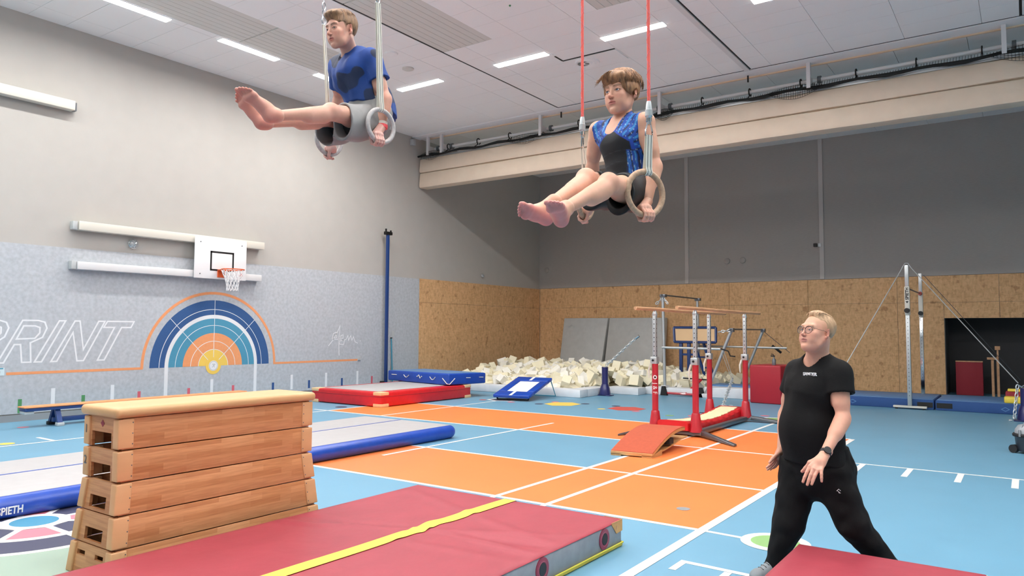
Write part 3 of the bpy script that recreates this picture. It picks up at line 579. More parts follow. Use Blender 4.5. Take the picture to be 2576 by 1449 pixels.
# ================================================================== MATS
def matmesh(name, m, parent, x0, x1, y0, y1, z0, z1, nx, ny, amp, seed, edge=.02):
    rs = np.random.RandomState(seed); gx = np.linspace(x0, x1, nx); gy = np.linspace(y0, y1, ny)
    ks = [(rs.uniform(-5, 5), rs.uniform(-9, 9), rs.uniform(0, 6)) for _ in range(6)]
    b = MB(); b.sm = True
    def h(x, y):
        e = min(x-x0, x1-x, y-y0, y1-y); f = min(1, e/.12); s = sum(math.sin(a*x+c*y+p) for a, c, p in ks)/6
        return z1-edge*(1-min(1, e/edge))**2*.6+amp*s*f+crease(x, y)*f
    crease = CREASE.get(name+str(seed), lambda x, y: 0)
    gx = np.concatenate([[x0], [x0+edge*.35], gx[1:-1], [x1-edge*.35], [x1]]); gy = np.concatenate([[y0], [y0+edge*.35], gy[1:-1], [y1-edge*.35], [y1]])
    n, q = len(gx), len(gy)
    b.v = [(x, y, h(x, y)) for x in gx for y in gy]; b.f = [(i*q+j, (i+1)*q+j, (i+1)*q+j+1, i*q+j+1) for i in range(n-1) for j in range(q-1)]
    per = [(i, 0) for i in range(n)]+[(n-1, j) for j in range(1, q)]+[(i, q-1) for i in range(n-2, -1, -1)]+[(0, j) for j in range(q-2, 0, -1)]
    base = len(b.v); b.v += [(gx[i], gy[j], z0) for i, j in per]; m_ = len(per)
    for k in range(m_):
        a, c = per[k], per[(k+1) % m_]; b.f.append((a[0]*q+a[1], base+k, base+(k+1) % m_, c[0]*q+c[1]))
    b.f.append(tuple(base+k for k in range(m_))[::-1]); return b.build(name, m, parent), h
CREASE = {'top_cover1': lambda x, y: .016*math.exp(-((y-(4.05+.22*(x+3.75)+.12*math.sin(3*x)))/.035)**2)*(1 if x > -5 else 0)-.012*math.exp(-((y-(4.15+.22*(x+3.75)))/.06)**2)+.009*math.exp(-((y-(4.75-.35*(x+3.75)))/.05)**2)+.006*math.exp(-((y-(4.4+.5*(x+3.3)))/.045)**2)*(x > -3.7)+.006*math.exp(-((y-(3.9+.1*(x+3.3)))/.05)**2)*(x > -3.7)+.009*math.exp(-((x+3.77)**2+(y-4.32)**2)/.01)}
t = thing('landing_mat', 'large red folding mat with a yellow centre stripe and grey sides', 'mat', (-3.76, 3.2, 0))
mx0, mx1, my1 = -4.86, -2.68, 5.35
_, hf = matmesh('top_cover', 'vinyl_red', t, mx0, mx1, -.5, my1, .2, .213, 60, 150, .003, 1)
bx('foam_core', 'side_grey', t, mx0+.004, mx1-.004, -.49, my1-.004, .02, .2, .012); bx('bottom_cover', 'tape_yellow', t, mx0+.002, mx1+.004, -.492, my1+.002, .004, .026, .008)
tb('piping', 'piping_yellow', t, [(mx1+.004, -.4, .03), (mx1+.004, my1, .03), (mx0, my1, .03)], .008, 6)
b = MB(); n = 260; b.sm = True
for i in range(n+1):
    y = -.45+(my1+.45-.0)*i/n; dx = .012*math.sin(y*14)*math.exp(-((y-4.28)/.18)**2)
    for s_ in (-.062, .062): b.v.append((-3.755+s_+dx, y, hf(-3.755+s_, y)+.0055))
b.f = [(2*i, 2*i+1, 2*i+3, 2*i+2) for i in range(n)]; b.build('centre_stripe', 'tape_yellow', t)
for y in (5.05, 4.18, 3.2):
    MB().lathe((mx1-.004, y, .118), [(.078, 0), (.078, .006), (.052, .009), (.045, .007)], 28, 'x').build('eyelet', 'eyelet_red', t); MB().lathe((mx1, y, .118), [(.046, 0), (.042, .006)], 24, 'x').build('eyelet_hole', 'eyelet_black', t)
    MB().tube([(mx1+.004, y+.052*math.cos(a), .118+.052*math.sin(a)) for a in [2*math.pi*k/28 for k in range(28)]], .0018, 4, closed=True).build('stitching', 'petal_pink', t)
b = MB().prism([(5.347, .21), (5.347, .12), (5.25, .115), (5.17, .2), (5.17, .21)], .003, 'yz', mx1-.003); b.prism([(mx1, .21), (mx1, .12), (mx1-.15, .15), (mx1-.16, .21)], .003, 'xz', my1-.002); b.build('corner_patch', 'leather_tan', t)
text('JF', .04, 'wood_bar', t, (mx1+.001, 5.24, .15), (0, 1, 0), (0, 0, 1), 'lettering', .0005)
t = thing('crash_mat', 'thick plain red mat in front of the walking man', 'mat', (-.75, 4.6, 0))
matmesh('top_cover', 'vinyl_red', t, -1.295, -.235, 3.2, 5.17, .25, .30, 30, 44, .003, 2, .03); bx('side_cover', 'vinyl_red', t, -1.29, -.24, 3.21, 5.165, .0, .26, .02); tb('piping', 'cream_corner', t, [(-.238, 3.3, .285), (-.238, 5.165, .285)], .004, 5)

# air track
t = thing('air_track', 'long inflated tumbling track with grey top and blue sides', 'air track', (-8.5, 3.2, 0))
ax0, ax1, ay1 = -9.52, -7.4, 9.1; ah = .2
b = MB(); b.sm = True; n = 12
def slab(x0, x1, ya, yb, z0, z1, r, nc=6):
    """rounded inflated slab: superellipse side, rounded plan corners"""
    pl = []
    for (cx, cy, a0) in ((x1-r, yb-r, 0), (x0+r, yb-r, 90), (x0+r, ya+r, 180), (x1-r, ya+r, 270)):
        pl += [(cx, cy, R(a0+90*k/nc)) for k in range(nc+1)]
    prof = [(R(-90+180*k/12)) for k in range(13)]; vs = []; m_ = len(pl); zc, hz = (z0+z1)/2, (z1-z0)/2
    for a in prof:
        for cx, cy, q in pl: vs.append((cx+(r-hz+hz*math.cos(a))*math.cos(q), cy+(r-hz+hz*math.cos(a))*math.sin(q), zc+hz*math.sin(a)))
    fs = [(i*m_+k, i*m_+(k+1) % m_, (i+1)*m_+(k+1) % m_, (i+1)*m_+k) for i in range(12) for k in range(m_)]
    fs += [tuple(range(m_))[::-1], tuple(12*m_+k for k in range(m_))]; return vs, fs
vs, fs = slab(ax0, ax1, -2.0, ay1, 0.0, ah, .16); b.add(vs, fs); b.build('air_body', 'vinyl_blue', t)
bx('top_surface', 'mat_grey', t, ax0+.1, ax1-.1, -1.8, ay1-.1, ah-.01, ah+.003, .004); bx('centre_line', 'vinyl_blue', t, -8.6, -8.56, -1.8, ay1-.1, ah, ah+.0045)
text('SPIETH', .095, 'board_white', t, (ax1+.0005, 2.735, .055), (0, 1, .0), (.12, 0, 1), 'lettering', .004, .0015, sx=.72)

# red landing pad with white inlay
t = thing('landing_pad', 'bright red low landing pad with white inlay and cream corners', 'mat', (-12.7, 13.0, 0))
px0, px1, py0, py1, ph = -13.82, -11.55, 11.5, 14.64, .32
bx('side_cover', 'vinyl_bright_red', t, px0, px1, py0, py1, .012, ph-.01, .025, 3); bx('top_border', 'vinyl_bright_red', t, px0+.01, px1-.01, py0+.01, py1-.01, ph-.03, ph, .02, 3)
bx('inlay', 'mat_grey', t, px0+.22, px1-.3, py0+.2, py1-.2, ph-.004, ph+.008, .004)
b = MB(); 
for z in (.225,): tb('seam', 'dark_red', t, [(px0, py0-.003, z), (px1+.003, py0-.003, z), (px1+.003, py1, z)], .005, 5)
for cx, cy, sx, sy in ((px0, py0, 1, 1), (px1, py0, -1, 1), (px1, py1, -1, -1), (px0, py1, 1, -1)):
    for z0, z1 in ((.0, .075), (.255, ph+.006)): bx('corner_patch', 'cream_corner', t, min(cx-sx*.008, cx+sx*.24), max(cx-sx*.008, cx+sx*.24), min(cy-sy*.008, cy+sy*.24), max(cy-sy*.008, cy+sy*.24), z0, z1, .012)
# blue soft mat lying on the pad's far end
t = thing('soft_mat', 'thick blue crash mat with white handle loops lying across the red pad', 'mat', (-12.8, 14.4, .33))
A = Vector((-14.2, 14.38)); Bc = Vector((-11.68, 13.92)); dr = (Bc-A).normalized(); nr = Vector((-dr.y, dr.x)); Cc = Bc+nr*1.25; Dd = A+nr*1.25
b = MB().hexa([(*A, .335), (*Bc, .335), (*Cc, .335), (*Dd, .335)], [(*A, .60), (*Bc, .62), (*Cc, .60), (*Dd, .60)]); b.bev = .035; b.seg = 3; b.build('cover', 'vinyl_blue', t)
s2 = .05; b = MB().hexa([(*(A+dr*s2+nr*s2), .595), (*(Bc-dr*s2+nr*s2), .612), (*(Cc-dr*s2-nr*s2), .595), (*(Dd+dr*s2-nr*s2), .595)], [(*(A+dr*s2+nr*s2), .603), (*(Bc-dr*s2+nr*s2), .624), (*(Cc-dr*s2-nr*s2), .604), (*(Dd+dr*s2-nr*s2), .604)]); b.build('top_fabric', 'vinyl_blue_dull', t)
for k, f in enumerate((.12, .33, .55, .76)):
    c = A+dr*((Bc-A).length*f); b = MB(); mm = 9; sag = (.0, .06, .05, .07)[k]
    b.tube([(*(c+dr*(.22*(i/(mm-1)-.5))-nr*.012), .5+.015*(k % 2)-sag*math.sin(math.pi*i/(mm-1))*(1 if k != 2 else math.cos(i*1.2))) for i in range(mm)], .009, 5); b.build('handle_loop', 'strap_white', t)
b = MB(); b.tube([(*(Bc-dr*.22-nr*.012), .5), (*(Bc-dr*.03-nr*.02), .37), (*(Bc+dr*.01+nr*.03), .36), (*(Bc+dr*.012+nr*.2), .5)], .01, 5); b.build('handle_loop', 'strap_white', t)
for f in (.55, .9): 
    c = Bc+nr*1.25*f; MB().tube([(*(c+dr*.014-nr*.12), .5), (*(c+dr*.014+nr*.02), .495)], .008, 5).build('handle_loop', 'strap_white', t)

# mini trampoline
t = thing('mini_trampoline', 'small tilted trampoline with blue frame pad in front of the foam pit', 'trampoline', (-10.3, 15.2, 0))
P0, P1, P2, P3 = [Vector(p) for p in ((-10.66, 14.45, .12), (-9.78, 14.62, .12), (-9.93, 15.85, .46), (-10.85, 15.75, .46))]
def quad(a, b_): return P0*(1-a)*(1-b_)+P1*a*(1-b_)+P2*a*b_+P3*(1-a)*b_
nrm = (P1-P0).cross(P3-P0).normalized(); b = MB(); b.bev = .018
for (a0, a1, b0, b1) in ((-.03, 1.03, -.03, .2), (-.03, 1.03, .82, 1.03), (-.03, .19, .2, .82), (.81, 1.03, .2, .82)):
    q = [quad(a0, b0), quad(a1, b0), quad(a1, b1), quad(a0, b1)]; b.hexa([p-nrm*.045 for p in q], [p+nrm*.03 for p in q])
b.seg = 3; b.build('frame_pad', 'vinyl_blue', t)
q = [quad(.18, .19), quad(.82, .19), quad(.82, .83), quad(.18, .83)]; MB().hexa([p-nrm*.01 for p in q], [p for p in q]).build('jump_bed', 'board_white', t)
for b0, b1 in ((-.035, .2), (.83, 1.035)):
    q = [quad(.45, b0), quad(.53, b0), quad(.53, b1), quad(.45, b1)]; MB().hexa([p+nrm*.028 for p in q], [p+nrm*.034 for p in q]).build('marker_strip', 'board_white', t)
b = MB(); b.tube([P3-nrm*.04, (-10.95, 16.02, .02), (-9.95, 16.12, .02), P2-nrm*.04], .014, 8); b.build('rear_leg', 'paint_teal', t)
tb('front_leg', 'rubber', t, [P0-nrm*.04+Vector((.03, .05, 0)), (-10.6, 14.5, .02)], .02, 6); tb('front_leg', 'rubber', t, [P1-nrm*.04+Vector((-.03, .05, 0)), (-9.84, 14.68, .02)], .02, 6); tb('front_bar', 'rubber', t, [(-10.6, 14.5, .03), (-9.84, 14.68, .03)], .018, 6)

# ================================================================== FOAM PIT
t = thing('pit_surround', 'low white padded surround of the foam pit', 'pit edge', (-9.3, 17, 0))
for (x0, x1, ya, yb, h) in ((-13.6, -9.28, 16.2, 16.62, .2), (-9.7, -9.28, 16.62, 17.7, .2), (-9.35, -8.45, 17.82, 18.3, .19), (-8.5, -6.95, 18.35, 18.75, .2)):
    bx('edge_block', 'cover_white', t, x0, x1, ya, yb, 0, h, .02)
bx('edge_block', 'cover_white', t, -6.9, -5.52, 18.45, 19.3, 0, .26, .02); bx('edge_mat', 'vinyl_blue_dull', t, -6.9, -5.6, 18.9, 19.6, .24, .3, .01)
bx('pit_bed', 'foam', t, -13.4, -9.75, 16.65, 22.2, 0, .12, .01); bx('pit_bed', 'foam', t, -9.7, -8.2, 18.8, 22.2, 0, .12, .01)
cube = None; random.seed(11); cells = []
for i in range(33):
    for j in range(11): cells.append((i, j))
random.shuffle(cells); foam_n = 0
def inpit(x, y): return (x < -9.75 and y > 16.65) or (x < -8.6 and y > 18.35 and x >= -9.75) or (x < -6.7 and y > 18.9)
cm = []
for mi in range(4):
    b = MB(); a_, b_, c_ = [(.15, .15, .19), (.13, .13, .2), (.16, .12, .26), (.1, .13, .3)][mi]; b.box(-a_, a_, -b_, b_, -c_, c_); b.bev = .008; b.seg = 1
    o = b.build('foam_block', 'foam' if mi % 2 == 0 else 'foam_white', None); cm.append(o.data); bpy.data.objects.remove(o)
for i, j in cells:
    x = -13.6+i*.2+random.uniform(-.1, .1); y = 16.75+j*.30+random.uniform(-.12, .12)
    if not inpit(x, y) or foam_n >= 270 or (-10.9 < x < -9.75 and y < 16.9 and 0): continue
    hgt = .17+.42*min(1, (y-16.5)/2.4)*(1 if x < -8.6 else .75)+random.uniform(-.08, .12)
    if x > -8.6: hgt = .2+.28*min(1, (y-18.8)/1.2)+random.uniform(-.05, .08)
    o = link(bpy.data.objects.new('foam_block', cm[random.choice((0, 0, 1, 1, 2, 3))])); o.location = Vector((x, y, hgt))*K; o.rotation_euler = (random.uniform(-3, 3), random.uniform(-3, 3), random.uniform(0, 6)); foam_n += 1
    s_ = random.uniform(.55, .82); o.scale = (s_, s_, s_)
    tag(o, 'cream foam block tumbled in the heap of the foam pit', 'foam block', 'loose foam blocks in the pit')
# second, lower layer fills the gaps
b = MB(); rnd = random.Random(5)
for k in range(420):
    x, y = rnd.uniform(-13.5, -6.9), rnd.uniform(16.8, 22)
    if not inpit(x, y): continue
    z = .06+.34*min(1, (y-16.5)/2.4)*(1 if x < -8.6 else .6); mt = Matrix.Rotation(rnd.uniform(0, 6), 3, 'X')@Matrix.Rotation(rnd.uniform(0, 6), 3, 'Z')@Matrix.Rotation(rnd.uniform(0, 6), 3, 'Y')
    vs = [Vector((x, y, z))+mt@Vector((a_*.14, b_*.13, c_*.17)) for a_ in (-1, 1) for b_ in (-1, 1) for c_ in (-1, 1)]
    b.add(vs, [(0, 1, 3, 2), (4, 6, 7, 5), (0, 4, 5, 1), (2, 3, 7, 6), (0, 2, 6, 4), (1, 5, 7, 3)])
o = b.build('foam_fill', 'foam', None); tag(o, 'deeper foam pieces filling the pit under the loose blocks', 'foam', kind='stuff')
# big grey mats leaning on the back wall
def lean(x0b, x1b, x0t, x1t, lab, logo):
    t = thing('leaning_mat', lab, 'mat', ((x0b+x1b)/2, 22.3, 0)); th = .28
    b = MB().hexa([(x0b, 22.25, .05), (x1b, 22.25, .05), (x1b, 22.25+th, .05), (x0b, 22.25+th, .05)], [(x0t, 22.86, 2.14), (x1t, 22.86, 2.14), (x1t, 22.86+th, 2.14), (x0t, 22.86+th, 2.14)]); b.bev = .02; b.build('cover', 'vinyl_grey', t)
    if logo:
        c = (x0t+.36, 1.82); b = MB(); b.stroke([(c[0]-.12, c[1]), (c[0], c[1]-.08), (c[0]+.12, c[1]), (c[0], c[1]+.08)], .03, .004, 'xz', 22.755, True); b.build('logo', 'outlet', t)
lean(-13.65, -12.0, -13.75, -11.98, 'left of two big grey mats leaning on the chipboard wall', True); lean(-11.87, -9.75, -11.92, -9.88, 'right of two big grey mats leaning on the chipboard wall', False)
# ================================================================== PARALLEL BARS
t = thing('parallel_bars', 'parallel bars with wooden rails on four red posts', 'parallel bars', (-4.75, 12.7, 0))
YA, YC2, XA, XB = 11.45, 14.0, -5.12, -4.42
for x in (XA, XB):
    zb = 2.06
    tb('wooden_rail', 'wood_bar', t, [(x, YA-.75, zb+.0), (x, YA, zb+.004), (x, (YA+YC2)/2, zb-.004), (x, YC2+.95, zb-.0)], .028, 12)
    for y in (YA, YC2):
        up = bpy.data.objects.new('upright', None); up.location = Vector((x, y, 0))*K-t.location; link(up, t); up.empty_display_size = .05
        MB().lathe((x, y, 0), [(.11, .08), (.105, .1), (.068, .36), (.06, .38)], 16).build('base_cone', 'paint_red', up)
        tb('outer_tube', 'paint_red', up, [(x, y, .3), (x, y, 1.17)], .052, 14)
        b = MB().box(x-.03, x+.03, y-.035, y+.035, 1.15, 1.98); b.bev = .008; b.build('inner_post', 'alu', up)
        b = MB(); 
        for k in range(9): b.tube([(x+.0, y-.0355, 1.29+k*.075), (x, y-.037, 1.29+k*.075)], .009, 8); b.tube([(x+.03, y, 1.29+k*.075), (x+.0315, y, 1.29+k*.075)], .008, 8)
        b.build('adjustment_hole', 'black', up)
        b = MB().box(x-.065, x+.055, y-.06, y+.06, 1.15, 1.27); b.bev = .015; b.build('clamp', 'alu', up); tb('clamp_knob', 'black', up, [(x-.01, y-.065, 1.21), (x-.01, y-.07, 1.21)], .02, 8)
        tb('lever', 'cream_metal', up, [(x-.05, y-.06, 1.16), (x-.075, y-.08, 1.06), (x-.07, y-.09, .92)], [.018, .02, .01], 6)
        MB().lathe((x, y, 0), [(.02, 1.93), (.042, 1.96), (.045, 1.99), (.03, 2.02), (.02, 2.04)], 12).build('joint', 'alu', up)
b = MB()
for y in (YA, YC2):
    b.hexa([(XA-.15, y-.06, .03), (XB+.15, y-.06, .03), (XB+.15, y+.06, .03), (XA-.15, y+.06, .03)], [(XA-.15, y-.05, .09), (XB+.15, y-.05, .09), (XB+.15, y+.05, .09), (XA-.15, y+.05, .09)])
    for s_, xx, LN in ((1, XB, .84), (-1, XA, .36)):
        b.hexa([(xx+s_*.1, y-.06, .03), (xx+s_*LN, y-.62*(1 if y == YA else -.0)-.05, .0), (xx+s_*LN, y-.62*(1 if y == YA else -.0)+.07, .0), (xx+s_*.1, y+.06, .03)],
               [(xx+s_*.1, y-.05, .11), (xx+s_*LN, y-.62*(1 if y == YA else -.0)-.05, .035), (xx+s_*LN, y-.62*(1 if y == YA else 0)+.07, .035), (xx+s_*.1, y+.05, .11)])
for x in (XA, XB): b.box(x-.05, x+.05, YA, YC2, .03, .1)
b.bev = .01; b.build('base_frame', 'steel_dark', t)
text('J & F', .1, 'board_white', t, (XA+.4*.053-.92*.035, YA-.92*.053-.4*.035, .84), (0, 0, -1), (.92, .4, 0), 'lettering', .002)
MB().lathe((XA+.02, YA-.05, .93), [(.035, 0), (.035, -.004), (.02, -.004), (.018, 0)], 14, 'y').build('logo', 'board_white', t)
# curved pad between the bars
t2 = thing('curved_pad', 'red and cream sagging pad lying inside the parallel bars base', 'pad', (-4.65, 12.3, .1))
def sag(f): return .13-.09*math.sin(math.pi*min(1, max(0, f)))
for nm, m, xa, xb, dz, th in (('border', 'vinyl_bright_red', -5.03, -4.51, 0, .15), ('top_face', 'cream_pad', -4.93, -4.61, .008, .05)):
    n = 40; b = MB(); b.sm = True
    for i in range(n+1):
        f = i/n; y = 11.33+(14.2-11.33)*f if nm == 'border' else 11.5+(14.1-11.5)*f; ff = (y-11.33)/2.87; z = .12+sag(ff); wv = .018*math.sin(i*1.1)+.01*math.sin(i*2.3) if nm != 'border' else .006*math.sin(i*1.5)
        e = .03 if nm == 'border' else .0
        sh = .05*(1-min(1, ff/.3)) if nm != 'border' else 0
        b.v += [(xa-wv, y, z-th+dz), (xa-wv, y, z-e+dz), (xa+e+wv+sh, y, z+dz), (xb-e-wv, y, z+dz), (xb+wv, y, z-e+dz), (xb+wv, y, z-th+dz)]
    b.f = [(i*6+k, i*6+(k+1) % 6, (i+1)*6+(k+1) % 6, (i+1)*6+k) for i in range(n) for k in range(6)]+[(0, 1, 2, 3, 4, 5), tuple(n*6+k for k in range(6))]; b.build(nm, m, t2)
# springboard
t = thing('springboard', 'wooden springboard with rust red carpet top in front of the parallel bars', 'springboard', (-4.4, 9.9, 0))
def curve(f): return .05+.30*math.sin(f*math.pi*.62)/math.sin(math.pi*.62*1.0)*1.0 if f < 1 else .35
O = Vector((-4.73, 9.1)); ux = Vector((.58, .07)); uy = Vector((.02, 1.12))
def bs(u, f, z): p = O+ux*u+uy*f; return (p.x, p.y, z)
prof = lambda f: .045+.25*math.sin(f*math.pi*.56)**1.0
n = 20
for nm, m, z0, z1 in (('board', 'wood_ply', -.04, 0), ('carpet', 'springboard_top', 0.001, .012)):
    b = MB(); b.v = [bs(u, i/n*.98+.01*(nm == 'carpet'), prof(i/n)+dz+.01) for i in range(n+1) for u, dz in ((.0, z0), (1, z0), (1, z1), (0, z1))]
    b.f = [(i*4+k, i*4+(k+1) % 4, (i+1)*4+(k+1) % 4, (i+1)*4+k) for i in range(n) for k in range(4)]+[(0, 1, 2, 3), tuple(n*4+k for k in range(4))]; b.sm = True; b.build(nm, m, t)
for u0, u1 in ((0, .25), (.75, 1)):
    b = MB(); b.hexa([bs(u0, 0, 0), bs(u1, 0, 0), bs(u1, .28, 0), bs(u0, .28, 0)], [bs(u0, 0, .03), bs(u1, 0, .03), bs(u1, .28, .08), bs(u0, .28, .08)]); b.build('base_skid', 'wood_ply', t)
b = MB(); b.v = [bs(u, f, z+dz) for f, z in ((.2, .05), (.45, .07), (.7, .11), (.9, .15), (1.12, .16)) for u, dz in ((.04, -.02), (.96, -.02), (.96, 0), (.04, 0))]; b.f = [(i*4+k, i*4+(k+1) % 4, (i+1)*4+(k+1) % 4, (i+1)*4+k) for i in range(4) for k in range(4)]+[(0, 1, 2, 3), (16, 17, 18, 19)]; b.sm = True; b.build('spring_board_lower', 'wood_ply', t)
b = MB(); b.hexa([bs(.0, .5, .12), bs(1.0, .5, .12), bs(1.0, .62, .12), bs(0, .62, .12)], [bs(0, .5, .2), bs(1.0, .5, .2), bs(1.0, .62, .2), bs(0, .62, .2)]); b.build('spring_block', 'rubber', t)
# ================================================================== TRAINING HORIZONTAL BARS AT THE PIT
t = thing('training_bar', 'tall grey training high bar with two uprights beside the foam pit', 'high bar', (-8, 18.4, 0))
for (x, y) in ((-7.98, 18.43), (-8.04, 21.1)):
    tb('upright', 'alu', t, [(x+.02, y, .05), (x-.03, y, 2.67)], .042, 10); bx('clamp', 'steel_dark', t, x-.09, x+.07, y-.07, y+.07, 2.6, 2.68, .01)
tb('bar', 'steel_dark', t, [(-8.0, 18.3, 2.66), (-8.05, 21.2, 2.66)], .02, 8)
for s_ in (-1, 1): chain('shackle', 'chain_zinc', t, (-8.0, 18.43, 2.6), (-8.0+s_*.17, 18.35, 2.42), .1, .012, 3)
tb('cross_tube', 'alu', t, [(-8.02, 18.4, 1.26), (-6.43, 18.4, 1.245)], .032, 10); bx('base', 'white_metal', t, -8.05, -7.9, 18.35, 18.6, 0, .25, .01)
tb('cross_tube', 'alu', t, [(-8.04, 21.1, 1.26), (-5.5, 21.1, 1.24)], .028, 8)
t = thing('training_bar', 'lower slanting grey training bar right of the foam pit', 'high bar', (-6.8, 18.4, 0)); 
for y in (18.4, 21.1): tb('slanted_upright', 'alu', t, [(-6.85, y, .03), (-6.15, y, 1.72)], .042, 10); bx('clamp', 'steel_dark', t, -6.2, -6.08, y-.06, y+.06, 1.68, 1.78, .01)
tb('bar', 'steel_dark', t, [(-6.15, 18.3, 1.75), (-6.15, 21.2, 1.75)], .02, 8); bx('base', 'white_metal', t, -6.98, -6.74, 18.25, 18.55, 0, .1, .01)
tb('crank', 'rubber', t, [(-6.4, 18.36, 1.25), (-6.2, 18.3, 1.2), (-6.15, 18.3, 1.08), (-6.02, 18.28, 1.07)], .016, 6)
chain('shackle', 'chain_zinc', t, (-6.15, 18.35, 1.72), (-6.45, 18.3, 1.68), .1, .012, 4)
tb('tension_cable', 'alu', t, [(-6.4, 18.36, 1.18), (-5.92, 17.7, .55)], .007, 5); tb('tension_cable', 'alu', t, [(-6.33, 18.36, 1.18), (-5.88, 17.7, .55)], .007, 5); chain('chain', 'chain_zinc', t, (-5.9, 17.7, .55), (-5.62, 16.2, .05), .12, .013); chain('chain', 'chain_zinc', t, (-5.62, 16.2, .03), (-5.35, 16.25, .03), .1, .012, 4)
tb('rear_cable', 'steel_dark', t, [(-6.15, 21.1, 1.72), (-5.55, 21.6, 1.1)], .008, 5); MB().tube([(-5.95, 21.3, 1.3), (-5.75, 21.45, 1.1)], .035, 6).build('turnbuckle', 'rubber', t)
t = thing('bar_trolley', 'low red and black floor frame between the training bars', 'frame', (-7.4, 18.4, 0))
tb('floor_bar', 'paint_red', t, [(-7.95, 18.35, .06), (-6.9, 18.3, .06)], .03, 8); tb('stay', 'paint_red', t, [(-7.35, 18.35, .06), (-7.1, 18.8, .42)], .035, 8); tb('top_bar', 'rubber', t, [(-7.6, 18.8, .44), (-6.85, 18.8, .42)], .018, 6)
for x in (-7.93, -6.95): b = MB(); b.prism([(x-.09, 0), (x+.09, 0), (x+.02, .24), (x-.05, .24)], .2, 'xz', 18.25); b.build('rubber_foot', 'rubber', t)
# blue ladder stand with a tilted board
t = thing('blue_stand', 'blue steel stand with a beige tilted board behind the parallel bars', 'stand', (-7.8, 20.5, 0))
Yq = 20.4; b = MB().hexa([(-8.5, Yq, 1.37), (-7.26, Yq, 1.37), (-7.26, Yq+.05, 1.37), (-8.5, Yq+.05, 1.37)], [(-8.57, Yq+.12, 1.81), (-7.3, Yq+.12, 1.81), (-7.3, Yq+.17, 1.81), (-8.57, Yq+.17, 1.81)]); b.build('board', 'cream_corner', t)
b = MB()
for q in ([(-8.5, Yq-.01, 1.38), (-7.26, Yq-.01, 1.38)], [(-7.26, Yq-.01, 1.38), (-7.3, Yq+.11, 1.8)], [(-7.3, Yq+.11, 1.8), (-8.57, Yq+.11, 1.8)], [(-8.57, Yq+.11, 1.8), (-8.5, Yq-.01, 1.38)]): b.tube(q, .038, 6)
b.build('board_frame', 'paint_blue', t)
for x in (-8.32, -8.08): bx('post', 'paint_blue', t, x-.045, x+.045, Yq, Yq+.09, .0, 1.37, .006)
tb('slanted_post', 'paint_blue', t, [(-7.95, Yq+.1, 1.36), (-7.5, Yq+.1, .02)], .045, 6); tb('slanted_post', 'paint_blue', t, [(-7.7, Yq+.2, 1.36), (-7.3, Yq+.2, .02)], .045, 6)
for z in (.35, .65, .95, 1.2): tb('rung', 'paint_blue', t, [(-7.96+.3*(1.36-z), Yq+.1, z), (-7.7+.3*(1.36-z), Yq+.2, z)], .025, 6)
for z in (.1, 1.02): bx('cross_bar', 'paint_blue', t, -8.32, -7.85, Yq+.02, Yq+.07, z-.03, z+.03)
t = thing('red_block', 'large square red foam block standing behind the walking man', 'foam block', (-5.1, 18.2, 0)); b = MB().hexa([(-5.49, 17.71, 0), (-4.74, 17.62, 0), (-4.62, 18.6, 0), (-5.37, 18.69, 0)], [(-5.49, 17.71, .9), (-4.74, 17.62, .9), (-4.62, 18.6, .9), (-5.37, 18.69, .9)]); b.bev = .03; b.seg = 3; b.build('cover', 'block_red', t)
t = thing('spray_bottle', 'small dark spray bottle standing on the red block', 'bottle', (-4.98, 17.95, .9)); MB().lathe((-4.98, 17.95, 0), [(.045, .9), (.048, .91), (.045, 1.03), (.015, 1.07), (.015, 1.1)], 12).build('flask', 'plate_grey', t); b = MB().box(-5.05, -4.96, 17.935, 17.965, 1.1, 1.13); b.tube([(-4.985, 17.95, 1.1), (-4.99, 17.95, 1.15), (-5.04, 17.95, 1.16)], .01, 5); b.build('trigger', 'rubber', t)
# blue anchor post at the pit with chain and cable
def anchor(x, y, lab, h=.74):
    t = thing('anchor_post', lab, 'anchor post', (x, y, 0)); tb('tube', 'paint_navy', t, [(x, y, .25), (x, y, h)], .085, 16); MB().lathe((x, y, 0), [(.15, .02), (.15, .06), (.125, .2), (.09, .3)], 16).build('base_cone', 'paint_navy', t); bx('floor_plate', 'paint_navy', t, x-.2, x+.2, y-.12, y+.12, .0, .025, .005)
    MB().lathe((x, y, 0), [(.088, h), (.08, h+.012)], 16).build('cap', 'chrome', t); return t
t = anchor(-9.13, 17.25, 'dark blue anchor post at the edge of the foam pit'); chain('chain', 'chain_zinc', t, (-9.1, 17.25, .78), (-8.28, 17.3, 1.5), .1, .012); tb('chain_end', 'chrome', t, [(-8.28, 17.3, 1.5), (-8.18, 17.31, 1.57)], .035, 8); tb('cable', 'alu', t, [(-8.18, 17.31, 1.57), (-8.0, 18.4, 2.58)], .005, 4)
